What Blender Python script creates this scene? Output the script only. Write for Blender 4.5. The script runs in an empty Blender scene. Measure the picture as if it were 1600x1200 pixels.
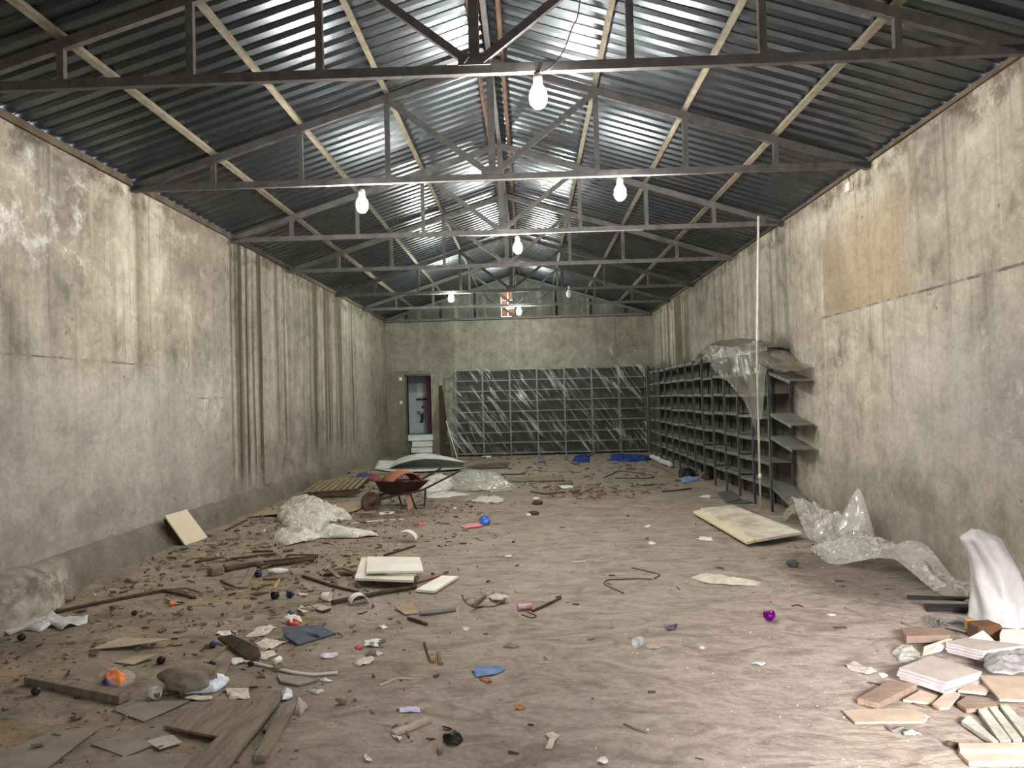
import bpy, bmesh, math, random
from mathutils import Vector, Matrix, noise

S = bpy.context.scene
COL = S.collection
random.seed(7)

# ------------------------------------------------------------------ camera
F = 1180.0; CAMH = 1.6; ROLL = 0.027
a = Vector((27, -21, -F)).normalized()                 # world +Y in camera space
b = Vector((-ROLL, 1, 0)); b = (b - a * b.dot(a)).normalized()   # world +Z in camera space
c = a.cross(b)                                         # world +X
R = Matrix((c, a, b))                                  # camera -> world (rows are the world axes)
CP = Vector((0, 0, CAMH))
cam_d = bpy.data.cameras.new('camera'); cam = bpy.data.objects.new('camera', cam_d); COL.objects.link(cam)
cam_d.sensor_width = 36; cam_d.lens = 36 * F / 1600
cam_d.clip_start = .05; cam_d.clip_end = 200
cam.matrix_world = Matrix.Translation(CP) @ R.to_4x4()
S.camera = cam

# ------------------------------------------------------------------ world, exposure
S.view_settings.view_transform = 'Standard'
S.view_settings.look = 'None'
S.view_settings.exposure = 0.0
S.view_settings.gamma = 1.0
S.view_settings.use_curve_mapping = False
W = bpy.data.worlds.new('sky'); S.world = W; W.use_nodes = True
W.node_tree.nodes['Background'].inputs[0].default_value = (.93, .96, 1, 1)
W.node_tree.nodes['Background'].inputs[1].default_value = 8.5
BULB = 1000.0
# daylight portal in the gate behind the camera (guides sampling, adds no light)
pl = bpy.data.lights.new('gate_portal', 'AREA'); pl.shape = 'RECTANGLE'; pl.size = 2.6; pl.size_y = 2.6
pl.cycles.is_portal = True
po = bpy.data.objects.new('gate_portal', pl); COL.objects.link(po)
po.location = (1.9, -.98, 1.3); po.rotation_euler = (math.radians(90), 0, 0)

# hazy sun falling in through the gate onto the floor at the right
sl = bpy.data.lights.new('sun', 'SUN'); sl.energy = 23.0; sl.angle = math.radians(22); sl.color = (1, .95, .92)
so = bpy.data.objects.new('sun', sl); COL.objects.link(so); so.location = (2, -8, 5)
so.rotation_euler = Vector((.10, 1, -math.tan(math.radians(27)))).to_track_quat('-Z', 'Y').to_euler()
# ------------------------------------------------------------------ layout
XL, XR, XC = -4.05, 3.5, -.315
YB, YF = 21.5, -1.0
ZW = 3.89
def zs(x): return 5.14 - .315 * abs(x - XC)            # underside of the roof sheets

def fh(x, y):                                          # the dirt floor's height
    z = .007 * (1 / (1 + math.exp(3 * (x + 1.2)))) * noise.noise(Vector((x * 5, y * 5, 1.7))) + .014 * noise.noise(Vector((x * .9, y * .9, 3.1))) + .006 * noise.noise(Vector((x * 3.1, y * 3.1, 7.7)))
    m = math.exp(-max(0, x + 4.1) / .45) * .12 * min(1, max(0, (y - 5.5) / 2.5))
    return z + m
def ray(px, py):
    return (R @ Vector((px - 800, 600 - py, -F))).normalized()
def P(px, py, lift=0.0):                               # the floor point seen at a pixel (lifted)
    d = ray(px, py); z = lift
    for _ in range(12):
        t = (z - CAMH) / d.z; p = CP + d * t
        z = fh(p.x, p.y) + lift
    return p
def PY(px, py, y):
    d = ray(px, py); return CP + d * (y / d.y)
def PX(px, py, x):
    d = ray(px, py); return CP + d * (x / d.x)

# ------------------------------------------------------------------ materials
def nt(name):
    m = bpy.data.materials.new(name); m.use_nodes = True
    t = m.node_tree; return m, t, t.nodes['Principled BSDF']
def L(t, a, b): t.links.new(a, b)
def coord(t, scale=(1, 1, 1), obj=True):
    c = t.nodes.new('ShaderNodeTexCoord'); m = t.nodes.new('ShaderNodeMapping')
    m.inputs['Scale'].default_value = scale
    L(t, c.outputs['Object'], m.inputs[0]); return m.outputs[0]
def tnoise(t, v, scale, detail=6, rough=.6, dist=0):
    n = t.nodes.new('ShaderNodeTexNoise'); n.inputs['Scale'].default_value = scale
    n.inputs['Detail'].default_value = detail; n.inputs['Roughness'].default_value = rough
    n.inputs['Distortion'].default_value = dist
    L(t, v, n.inputs['Vector']); return n.outputs['Fac']
def ramp(t, f, stops):
    r = t.nodes.new('ShaderNodeValToRGB'); e = r.color_ramp.elements
    while len(e) < len(stops): e.new(.5)
    for k, (p, c) in enumerate(stops):
        e[k].position = p; e[k].color = (*c, 1) if isinstance(c, tuple) else (c, c, c, 1)
    L(t, f, r.inputs[0]); return r.outputs[0]
def mix(t, f, a, b, mode='MIX'):
    m = t.nodes.new('ShaderNodeMix'); m.data_type = 'RGBA'; m.blend_type = mode
    for s, v in ((0, f), (6, a), (7, b)):
        if isinstance(v, (int, float)): m.inputs[s].default_value = v if s == 0 else (v, v, v, 1)
        elif isinstance(v, tuple): m.inputs[s].default_value = (*v, 1)
        else: L(t, v, m.inputs[s])
    return m.outputs[2]
def mth(t, op, a, b=0.0, c=None):
    m = t.nodes.new('ShaderNodeMath'); m.operation = op
    for s, v in enumerate((a, b) if c is None else (a, b, c)):
        if isinstance(v, (int, float)): m.inputs[s].default_value = v
        else: L(t, v, m.inputs[s])
    return m.outputs[0]
def rng(t, v, a, b, c=0.0, d=1.0):
    m = t.nodes.new('ShaderNodeMapRange'); m.interpolation_type = 'SMOOTHSTEP'
    L(t, v, m.inputs[0])
    for k, q in enumerate((a, b, c, d)): m.inputs[k + 1].default_value = q
    return m.outputs[0]
def window(t, v, a, b, s):                             # 1 between a and b, soft edges s
    return mth(t, 'MULTIPLY', rng(t, v, a - s, a + s), rng(t, v, b - s, b + s, 1, 0))
def bump(t, bs, h, strength, dist=.02):
    n = t.nodes.new('ShaderNodeBump'); n.inputs['Strength'].default_value = strength
    n.inputs['Distance'].default_value = dist
    L(t, h, n.inputs['Height']); L(t, n.outputs[0], bs.inputs['Normal'])
MATS = {}
def M(name, col, col2=None, rough=.8, metal=0, scale=6, st=(1, 1, 1), bmp=.2, alpha=None, spec=.3, trans=0):
    if name in MATS: return MATS[name]
    m, t, bs = nt(name)
    v = coord(t, st); n = tnoise(t, v, scale, 8, .65)
    col2 = col2 or tuple(q * .7 for q in col)
    L(t, ramp(t, n, [(.32, col2), (.62, col)]), bs.inputs['Base Color'])
    bs.inputs['Roughness'].default_value = rough; bs.inputs['Metallic'].default_value = metal
    bs.inputs['Specular IOR Level'].default_value = spec
    if bmp: bump(t, bs, tnoise(t, v, scale * 5, 6, .7), bmp, .01)
    if alpha is not None: bs.inputs['Alpha'].default_value = alpha
    if trans: bs.inputs['Transmission Weight'].default_value = trans
    MATS[name] = m; return m

def wall_mat(name, ax, streaks, patches, seams, greenfrom, base=((.125, .11, .085), (.455, .415, .35))):
    m, t, bs = nt(name)
    tc = t.nodes.new('ShaderNodeTexCoord'); sp = t.nodes.new('ShaderNodeSeparateXYZ')
    L(t, tc.outputs['Object'], sp.inputs[0])
    u = sp.outputs[ax]; z = sp.outputs[2]
    cb = t.nodes.new('ShaderNodeCombineXYZ'); L(t, u, cb.inputs[0]); L(t, z, cb.inputs[1])
    v = cb.outputs[0]
    mp = t.nodes.new('ShaderNodeMapping'); mp.inputs['Scale'].default_value = (3.0, .16, 1); L(t, v, mp.inputs[0])
    mp2 = t.nodes.new('ShaderNodeMapping'); mp2.inputs['Scale'].default_value = (11, .35, 1); L(t, v, mp2.inputs[0])
    big = tnoise(t, v, .8, 9, .62, .4); med = tnoise(t, v, 3.2, 9, .68, .6); fine = tnoise(t, v, 22, 6, .7)
    dr = tnoise(t, mp.outputs[0], 1.0, 7, .62, .25); dr2 = tnoise(t, mp2.outputs[0], 1.0, 6, .6, .15)
    h = mth(t, 'ADD', mth(t, 'MULTIPLY', big, .5), mth(t, 'MULTIPLY', med, .5))
    col = ramp(t, h, [(.34, base[0]), (.46, tuple(.5 * (p + q) for p, q in zip(*base))), (.63, base[1])])
    # pale drips everywhere, fading low down
    lowfade = rng(t, z, .5, 1.9)
    pale = mth(t, 'MULTIPLY', ramp(t, dr, [(.52, 0.0), (.68, 1.0)]), mth(t, 'MULTIPLY', lowfade, .45))
    col = mix(t, pale, col, (.60, .57, .49))
    dark = mth(t, 'MULTIPLY', ramp(t, dr2, [(.30, 1.0), (.47, 0.0)]), mth(t, 'MULTIPLY_ADD', lowfade, .45, .12))
    col = mix(t, dark, col, (.15, .125, .09))
    # greener, darker tone deep in the hall
    if greenfrom is not None:
        g = mth(t, 'MULTIPLY', rng(t, u, greenfrom, greenfrom + 5), .55)
        col = mix(t, g, col, mix(t, med, (.10, .10, .07), (.24, .235, .18)))
    for (a0, b0, s, z0, strength, sc) in streaks:
        mp3 = t.nodes.new('ShaderNodeMapping'); mp3.inputs['Scale'].default_value = (sc, .07, 1)
        mp3.inputs['Location'].default_value = (a0 * 3.3, 0, a0); L(t, v, mp3.inputs[0])
        q = tnoise(t, mp3.outputs[0], 1.0, 3, .5, .05)
        w = mth(t, 'MULTIPLY', window(t, u, a0, b0, s), rng(t, z, z0 - .25, z0 + .25))
        k = mth(t, 'MULTIPLY', ramp(t, q, [(.42, 1.0), (.52, 0.0)]), mth(t, 'MULTIPLY', w, strength))
        col = mix(t, k, col, (.085, .062, .036))
        k2 = mth(t, 'MULTIPLY', ramp(t, q, [(.60, 0.0), (.68, 1.0)]), mth(t, 'MULTIPLY', w, .5))
        col = mix(t, k2, col, (.50, .47, .37))
    uw = mth(t, 'ADD', u, mth(t, 'MULTIPLY', mth(t, 'SUBTRACT', med, .5), .9))
    zw = mth(t, 'ADD', z, mth(t, 'MULTIPLY', mth(t, 'SUBTRACT', big, .5), .9))
    for (a0, b0, z0, z1, s, c0, st, thr) in patches:
        if isinstance(s, tuple): w = mth(t, 'MULTIPLY', mth(t, 'MULTIPLY', rng(t, uw, a0 - s[0], a0 + s[0]), rng(t, u, b0 - s[1], b0 + s[1], 1, 0)), mth(t, 'MULTIPLY', rng(t, z, z0 - .02, z0 + .02), rng(t, zw, z1 - s[0], z1 + s[0], 1, 0)))
        else: w = mth(t, 'MULTIPLY', window(t, uw if s > .03 else u, a0, b0, s), window(t, zw if s > .03 else z, z0, z1, s))
        if thr: w = mth(t, 'MULTIPLY', w, ramp(t, tnoise(t, v, 2.4, 10, .78, .25), [(thr, 0.0), (thr + .12, 1.0)]))
        col = mix(t, mth(t, 'MULTIPLY', w, st), col, c0)
    for (a0, b0, z0, th) in seams:
        zz = mth(t, 'ABSOLUTE', mth(t, 'SUBTRACT', mth(t, 'ADD', z, mth(t, 'MULTIPLY', mth(t, 'SUBTRACT', fine, .5), .05)), z0))
        w = mth(t, 'MULTIPLY', rng(t, zz, th, th * 2.4, 1, 0), mth(t, 'MULTIPLY', window(t, u, a0, b0, .2), ramp(t, med, [(.42, .05), (.58, .75)])))
        col = mix(t, w, col, (.06, .05, .038))
    sm = tnoise(t, v, 7.5, 9, .75, .8)
    col = mix(t, .5, col, ramp(t, sm, [(.30, .62), (.5, 1.0), (.68, 1.28)]), 'MULTIPLY')
    hug = tnoise(t, v, .45, 6, .6, .3)
    col = mix(t, .8, col, ramp(t, hug, [(.36, .70), (.5, 1.0), (.62, 1.16)]), 'MULTIPLY')
    # pits
    vo = t.nodes.new('ShaderNodeTexVoronoi'); vo.inputs['Scale'].default_value = 3.2; L(t, v, vo.inputs['Vector'])
    pit = rng(t, vo.outputs['Distance'], .03, .06, .6, 0)
    col = mix(t, pit, col, (.07, .055, .04))
    col = mix(t, .35, col, ramp(t, fine, [(.3, .62), (.7, 1.25)]), 'MULTIPLY')
    L(t, col, bs.inputs['Base Color'])
    bs.inputs['Roughness'].default_value = .93; bs.inputs['Specular IOR Level'].default_value = .2
    bump(t, bs, mth(t, 'ADD', mth(t, 'MULTIPLY', h, 1.6), mth(t, 'MULTIPLY', fine, .25)), .6, .03)
    return m

m_left = wall_mat('old_plaster_left', 1,
    [(10.2, 11.5, .08, .5, .95, 6.0), (12.0, 12.9, .12, .9, .6, 4.5), (13.9, 17.6, .3, .7, .9, 3.2), (7.3, 7.9, .15, 1.9, .6, 2.0), (5.9, 6.3, .12, 1.9, .5, 2.4)],
    [(5.2, 9.9, -.5, 1.95, .22, (.45, .43, .40), .45, 0), (5.6, 6.9, 2.75, 3.75, .16, (.72, .70, .66), .9, .50),
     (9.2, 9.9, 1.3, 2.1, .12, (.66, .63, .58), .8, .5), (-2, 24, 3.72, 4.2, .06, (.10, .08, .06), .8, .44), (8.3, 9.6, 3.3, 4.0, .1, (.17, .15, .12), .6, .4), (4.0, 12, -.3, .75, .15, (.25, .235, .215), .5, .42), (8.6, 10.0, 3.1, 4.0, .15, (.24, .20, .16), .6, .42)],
    [(5.0, 8.0, 2.05, .005), (9.2, 9.9, 1.7, .006)], 11.0)
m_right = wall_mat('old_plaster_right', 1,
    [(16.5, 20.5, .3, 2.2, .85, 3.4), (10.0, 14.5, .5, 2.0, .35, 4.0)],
    [(7.0, 8.98, 2.46, 3.45, (.28, .02), (.27, .205, .125), .7, 0), (10.0, 24, -.5, 2.38, .12, (.075, .072, .06), .82, 0), (4.5, 7.4, .9, 2.1, .4, (.46, .435, .41), .5, 0),  # dark patch behind the rack: shelf shade painted in, with some grey stain
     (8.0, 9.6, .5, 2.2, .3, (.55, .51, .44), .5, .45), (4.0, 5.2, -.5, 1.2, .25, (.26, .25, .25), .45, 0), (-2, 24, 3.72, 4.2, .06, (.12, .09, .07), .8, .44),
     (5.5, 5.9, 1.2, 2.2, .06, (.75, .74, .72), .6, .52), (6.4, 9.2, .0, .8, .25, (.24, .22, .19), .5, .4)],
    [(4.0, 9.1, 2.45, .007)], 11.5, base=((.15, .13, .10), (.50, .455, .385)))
m_back = wall_mat('old_plaster_back', 0, [],
    [(-4.2, -2.55, .0, 2.4, .02, (.13, .13, .10), .55, 0), (2.35, 2.95, 2.6, 3.5, .05, (.60, .59, .52), .9, .55), (-2.5, -2.2, 2.7, 3.3, .08, (.6, .59, .52), .8, .56)],
    [(-3.95, -2.9, 2.42, .015)], -30)
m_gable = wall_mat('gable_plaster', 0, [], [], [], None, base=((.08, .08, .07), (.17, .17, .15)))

def floor_mat():
    m, t, bs = nt('dirt_floor')
    tc = t.nodes.new('ShaderNodeTexCoord'); v = tc.outputs['Object']
    sp = t.nodes.new('ShaderNodeSeparateXYZ'); L(t, v, sp.inputs[0])
    big = tnoise(t, v, .55, 8, .6, .8); med = tnoise(t, v, 2.4, 9, .65, .8); fine = tnoise(t, v, 26, 8, .75)
    mp = t.nodes.new('ShaderNodeMapping'); mp.inputs['Scale'].default_value = (1.3, 2.3, 1); mp.inputs['Rotation'].default_value = (0, 0, .3)
    L(t, v, mp.inputs[0]); sw = tnoise(t, mp.outputs[0], 2.2, 7, .6, 1.6)
    col = ramp(t, med, [(.30, (.185, .15, .115)), (.5, (.30, .248, .196)), (.70, (.41, .345, .28))])
    # trodden paler dust over the middle and right, with the foreground daylight painted in
    xr = rng(t, mth(t, 'ADD', sp.outputs[0], mth(t, 'MULTIPLY', mth(t, 'SUBTRACT', big, .5), 3)), -2.3, .4)
    near = rng(t, sp.outputs[1], 4, 11, 1, .35)
    lit_dust = ramp(t, sw, [(.30, (.36, .295, .25)), (.55, (.47, .395, .345)), (.75, (.52, .45, .40))])
    col = mix(t, mth(t, 'MULTIPLY', mth(t, 'MULTIPLY', xr, near), .92), col, lit_dust)
    # ochre sand and brown rot on the left
    lf = rng(t, sp.outputs[0], -2.8, -.6, 1, 0)
    oc = mth(t, 'MULTIPLY', ramp(t, tnoise(t, mp.outputs[0], .9, 8, .65, .5), [(.52, 0.0), (.66, 1.0)]), mth(t, 'MULTIPLY', lf, .55))
    col = mix(t, oc, col, (.40, .26, .115))
    dk = mth(t, 'MULTIPLY', ramp(t, tnoise(t, mp.outputs[0], 1.5, 9, .7, .4), [(.56, 0.0), (.66, 1.0)]), mth(t, 'MULTIPLY_ADD', lf, .6, .2))
    col = mix(t, dk, col, (.07, .05, .036))
    # damp dark soil in front of the plastic on the right; darker tone deep in the hall
    dx = mth(t, 'SUBTRACT', sp.outputs[0], 2.75); dy = mth(t, 'MULTIPLY', mth(t, 'SUBTRACT', sp.outputs[1], 6.6), .55)
    dd = mth(t, 'SQRT', mth(t, 'ADD', mth(t, 'MULTIPLY', dx, dx), mth(t, 'MULTIPLY', dy, dy)))
    dd = mth(t, 'ADD', dd, mth(t, 'MULTIPLY', mth(t, 'SUBTRACT', med, .5), 1.2))
    col = mix(t, rng(t, dd, .35, .75, .55, 0), col, (.09, .072, .055))
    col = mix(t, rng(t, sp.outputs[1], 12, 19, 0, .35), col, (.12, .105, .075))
    col = mix(t, .55, col, ramp(t, fine, [(.28, .5), (.5, 1.0), (.74, 1.35)]), 'MULTIPLY')
    col = mix(t, .5, col, ramp(t, sw, [(.34, .62), (.5, 1.0), (.7, 1.2)]), 'MULTIPLY')
    L(t, col, bs.inputs['Base Color'])
    bs.inputs['Roughness'].default_value = .95; bs.inputs['Specular IOR Level'].default_value = .15
    bump(t, bs, mth(t, 'ADD', mth(t, 'MULTIPLY', sw, 1.0), mth(t, 'ADD', mth(t, 'MULTIPLY', fine, .5), med)), .8, .035)
    return m
m_floor = floor_mat()

def zinc_mat():
    m, t, bs = nt('galvanised_sheet')
    v = coord(t); n = tnoise(t, v, 1.3, 8, .6, .5); n2 = tnoise(t, v, 30, 4, .6)
    L(t, ramp(t, n, [(.3, (.06, .07, .08)), (.7, (.135, .152, .175))]), bs.inputs['Base Color'])
    bs.inputs['Metallic'].default_value = .92
    L(t, rng(t, n, .3, .7, .38, .26), bs.inputs['Roughness'])
    bump(t, bs, mth(t, 'ADD', n, mth(t, 'MULTIPLY', n2, .1)), .12, .02)
    return m
m_zinc = zinc_mat()
m_steel = M('painted_steel', (.15, .147, .15), (.085, .083, .085), .7, .1, 9)
m_purl = M('pale_timber', (.20, .175, .13), (.10, .085, .06), .8, 0, 14, (1, .4, 1))
m_rust = M('brown_timber', (.17, .10, .06), (.08, .055, .04), .85, 0, 10, (1, .4, 1))
m_plate = M('wall_plate_timber', (.13, .10, .07), (.06, .045, .035), .9, 0, 6)
m_rack = M('dusty_rack_steel', (.13, .145, .155), (.075, .08, .085), .6, .35, 5)
m_rackback = M('grey_rack_steel', (.21, .215, .215), (.12, .125, .125), .6, .3, 5)
m_board = M('dusty_shelf', (.20, .20, .17), (.10, .11, .11), .8, .1, 4)
m_white = M('white_laminate', (.80, .77, .68), (.68, .64, .54), .5, 0, 3, bmp=.05)
m_cream = M('cream_laminate', (.82, .74, .56), (.72, .64, .47), .5, 0, 3, bmp=.05)
m_dirtywhite = M('soiled_white_panel', (.82, .79, .69), (.42, .34, .24), .6, 0, 3.2, bmp=.1)
m_paper = M('soiled_paper', (.70, .65, .55), (.52, .46, .37), .85, 0, 14)
m_paperw = M('white_paper', (.84, .83, .80), (.66, .63, .58), .8, 0, 14)
m_card = M('cardboard', (.42, .31, .20), (.30, .22, .145), .85, 0, 6)
m_cardl = M('pale_cardboard', (.50, .40, .30), (.37, .29, .215), .85, 0, 6)
m_grey = M('dusty_sheet', (.30, .26, .215), (.20, .165, .13), .9, 0, 5)
m_wood = M('old_wood', (.27, .20, .14), (.13, .09, .06), .85, 0, 7, (1, 1, 5))
m_woodg = M('weathered_grey_wood', (.29, .235, .18), (.15, .115, .085), .9, 0, 6, (5, .8, 2), bmp=.6)
m_woodd = M('dark_rotten_wood', (.115, .08, .055), (.045, .032, .024), .9, 0, 9, bmp=.5)
m_woodr = M('reddish_wood', (.31, .225, .175), (.20, .135, .105), .8, 0, 7, (1, 5, 1))
m_woodp = M('pale_split_wood', (.56, .44, .355), (.40, .30, .235), .8, 0, 9)
m_black = M('black_plastic', (.02, .02, .022), (.01, .01, .012), .45, 0)
m_slate = M('blue_grey_tile', (.075, .095, .13), (.045, .055, .08), .7, 0, 18)
m_blue = M('blue_tarpaulin', (.02, .06, .28), (.008, .02, .09), .5, 0, 8)
m_ltblue = M('pale_blue_cloth', (.22, .36, .60), (.13, .22, .42), .8, 0, 8)
m_red = M('red_plastic', (.62, .09, .08), (.40, .05, .05), .5, 0, 8)
m_pink = M('pinkish_red_plastic', (.72, .20, .20), (.55, .12, .13), .6, 0, 8)
m_orange = M('orange_plastic', (.95, .27, .05), (.8, .16, .04), .45, 0, 8)
m_terra = M('terracotta', (.80, .38, .22), (.62, .28, .16), .85, 0, 8)
m_coral = M('coral_plastic', (.45, .17, .11), (.28, .10, .07), .6, 0, 8)
m_brownred = M('rusty_tray', (.085, .038, .032), (.04, .022, .02), .7, .3, 8)
m_purple = M('purple_foil', (.28, .01, .35), (.12, .0, .18), .22, .7, 5, bmp=.4)
def film(name, lo, hi, col, sc=7, rough=.16):
    m, t, bs = nt(name); tc = t.nodes.new('ShaderNodeTexCoord')
    mp = t.nodes.new('ShaderNodeMapping'); mp.inputs['Scale'].default_value = (1, .45, .8); mp.inputs['Rotation'].default_value = (.3, .5, .9); L(t, tc.outputs['Object'], mp.inputs[0])
    mp2 = t.nodes.new('ShaderNodeMapping'); mp2.inputs['Scale'].default_value = (.4, 1.1, .8); mp2.inputs['Rotation'].default_value = (-.4, .2, -.5); L(t, tc.outputs['Object'], mp2.inputs[0])
    k1 = rng(t, mth(t, 'ABSOLUTE', mth(t, 'SUBTRACT', tnoise(t, mp.outputs[0], sc, 3, .5, .3), .5)), 0, .022, 1, 0)
    k2 = rng(t, mth(t, 'ABSOLUTE', mth(t, 'SUBTRACT', tnoise(t, mp2.outputs[0], sc * 1.3, 3, .5, .3), .5)), 0, .022, 1, 0)
    k = mth(t, 'MAXIMUM', k1, k2); n = tnoise(t, tc.outputs['Object'], sc * .8, 6, .65, .5)
    al = mth(t, 'ADD', mth(t, 'MULTIPLY', k, hi * .6), ramp(t, n, [(.35, lo), (.7, min(1, lo + hi))]))
    L(t, mth(t, 'MINIMUM', al, 1.0), bs.inputs['Alpha'])
    L(t, mix(t, k, col, tuple(min(1, q * 1.15) for q in col)), bs.inputs['Base Color'])
    bs.inputs['Roughness'].default_value = rough; bs.inputs['Specular IOR Level'].default_value = 1.0
    bump(t, bs, mth(t, 'ADD', k, n), .7, .02); return m
m_film = film('clear_film', .20, .34, (.74, .74, .67), 3.2, .12)
m_film2 = film('milky_film', .62, .35, (.68, .66, .58), 3.0, .5)
m_filmw = M('white_bag_film', (.66, .65, .66), (.50, .49, .51), .4, 0, 6, alpha=.9, spec=.6, bmp=.3)
m_rackfilm = M('rack_film', (.40, .41, .38), (.2, .2, .19), .14, 0, 3, alpha=.16, spec=1.0, bmp=.5)
m_glass = M('clear_plastic', (.8, .84, .84), (.7, .74, .74), .15, 0, 6, alpha=.5, spec=.8)
m_stone = M('dusty_stone', (.30, .245, .19), (.17, .135, .10), .95, 0, 6, bmp=.8)
m_tile = M('grey_ceramic_tile', (.50, .43, .38), (.38, .33, .30), .7, 0, 6)
m_tileedge = M('lilac_tile_edge', (.55, .50, .52), (.30, .27, .29), .7, 0, 12, (1, 1, 8))
m_stair = M('white_stair_tile', (.72, .75, .72), (.55, .58, .56), .4, 0, 4, bmp=.05)
m_pvc = M('white_pipe', (.78, .77, .72), (.6, .58, .52), .5, 0, 9, bmp=.05)
m_rubber = M('grey_rubber', (.25, .24, .23), (.13, .125, .12), .7, 0, 9)
m_fibre = M('white_fibre_sheet', (.60, .61, .58), (.42, .43, .40), .6, 0, 3, bmp=.1)
m_slat = M('limewashed_slat', (.52, .52, .45), (.24, .23, .18), .85, 0, 9, (1, 1, 3))
m_leaf = M('orange_leaf', (.50, .22, .07), (.30, .12, .04), .8, 0, 9)
m_foam = M('white_foam', (.86, .85, .80), (.76, .74, .68), .7, 0, 20)
m_lilac = M('lilac_wrapper', (.52, .50, .78), (.80, .80, .88), .5, 0, 30)
m_sink = M('glazed_white', (.62, .66, .67), (.52, .56, .57), .25, 0, 3, bmp=0)
m_bath = M('bathroom_wall', (.58, .64, .67), (.48, .53, .56), .6, 0, 2, bmp=.05)
m_maroon = M('maroon_panel', (.10, .03, .035), (.05, .015, .02), .7, 0, 3)
m_cable = M('black_cable', (.03, .03, .03), None, .6)
m_wcable = M('white_cable', (.72, .72, .68), None, .6)
def emis(name, col, s):
    m, t, bs = nt(name)
    bs.inputs['Base Color'].default_value = (.9, .9, .9, 1)
    bs.inputs['Emission Color'].default_value = (*col, 1); bs.inputs['Emission Strength'].default_value = s
    return m
m_bulb = emis('lit_bulb', (1, .95, .86), BULB)
m_bulb_far = emis('lit_bulb_deep', (.95, 1, .88), BULB * 1.4)
m_bulboff = M('unlit_bulb', (.75, .75, .72), None, .3)

# ------------------------------------------------------------------ mesh helpers
def tag(o, label, cat, group=None, kind=None):
    if label: o['label'] = label
    if cat: o['category'] = cat
    if group: o['group'] = group
    if kind: o['kind'] = kind
    return o
def thing(name, label, cat, loc, group=None):
    o = bpy.data.objects.new(name, None); COL.objects.link(o); o.location = loc
    o.empty_display_size = .1
    return tag(o, label, cat, group)
def obj(name, bm, mat, parent=None, smooth=False, origin=None):
    """bm is in world coordinates; the object's origin becomes its parent's base or its own centre"""
    if parent is not None:
        base = Vector(parent.location); p = parent.parent
        while p: base += Vector(p.location); p = p.parent
        shift = base
    elif origin is not None: shift = Vector(origin)
    else:
        n = max(1, len(bm.verts)); s = Vector()
        for v in bm.verts: s += v.co
        s /= n; s.z = min(v.co.z for v in bm.verts); shift = s
    for v in bm.verts: v.co -= shift
    bmesh.ops.recalc_face_normals(bm, faces=bm.faces)
    me = bpy.data.meshes.new(name); bm.to_mesh(me); bm.free()
    me.materials.append(mat)
    if smooth:
        for f in me.polygons: f.use_smooth = True
    o = bpy.data.objects.new(name, me); COL.objects.link(o)
    if parent is not None: o.parent = parent
    else: o.location = shift
    return o
def structure(name, bm, mat, smooth=False):
    return tag(obj(name, bm, mat, None, smooth, (0, 0, 0)), None, None, None, 'structure')
def copytree(o, parent=None):
    c = o.copy(); COL.objects.link(c)
    if parent is not None: c.parent = parent
    for ch in [q for q in o.children]: copytree(ch, c)
    return c
def box(bm, x0, x1, y0, y1, z0, z1):
    vs = [bm.verts.new((x, y, z)) for z in (z0, z1) for (x, y) in ((x0, y0), (x1, y0), (x1, y1), (x0, y1))]
    for f in ((3, 2, 1, 0), (4, 5, 6, 7), (0, 1, 5, 4), (1, 2, 6, 5), (2, 3, 7, 6), (3, 0, 4, 7)):
        bm.faces.new([vs[k] for k in f])
    return bm
def B(*a): return box(bmesh.new(), *a)
def beam(bm, p, q, w, h, up=Vector((0, 0, 1))):
    p = Vector(p); q = Vector(q); d = (q - p).normalized()
    s = d.cross(up)
    if s.length < 1e-4: s = Vector((1, 0, 0))
    s.normalize(); u = s.cross(d).normalized()
    vs = []
    for e in (p, q):
        for (i, j) in ((-1, -1), (1, -1), (1, 1), (-1, 1)): vs.append(bm.verts.new(e + s * i * w / 2 + u * j * h / 2))
    for f in ((3, 2, 1, 0), (4, 5, 6, 7), (0, 1, 5, 4), (1, 2, 6, 5), (2, 3, 7, 6), (3, 0, 4, 7)):
        bm.faces.new([vs[k] for k in f])
    return bm
def angle(bm, p, q, w, th=.006, up=Vector((0, 0, 1))):
    """L-section bar made of two thin flanges"""
    p = Vector(p); q = Vector(q); d = (q - p).normalized(); s = d.cross(up).normalized(); u = s.cross(d)
    beam(bm, p - u * (w / 2 - th / 2), q - u * (w / 2 - th / 2), w, th, up)
    beam(bm, p + s * (w / 2 - th / 2), q + s * (w / 2 - th / 2), th, w, up)
    return bm
def tube(bm, pts, r, seg=8, cap=True, r1=None):
    pts = [Vector(p) for p in pts]; rings = []
    n = len(pts)
    for i, p in enumerate(pts):
        d = (pts[min(i + 1, n - 1)] - pts[max(i - 1, 0)]).normalized()
        s = d.cross(Vector((0, 0, 1)))
        if s.length < 1e-3: s = Vector((1, 0, 0))
        s.normalize(); u = s.cross(d)
        rr = r if r1 is None else r + (r1 - r) * i / (n - 1)
        rings.append([bm.verts.new(p + (s * math.cos(2 * math.pi * k / seg) + u * math.sin(2 * math.pi * k / seg)) * rr) for k in range(seg)])
    for A, Bb in zip(rings, rings[1:]):
        for k in range(seg): bm.faces.new((A[k], A[(k + 1) % seg], Bb[(k + 1) % seg], Bb[k]))
    if cap: bm.faces.new(rings[0]); bm.faces.new(rings[-1][::-1])
    return bm
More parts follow.
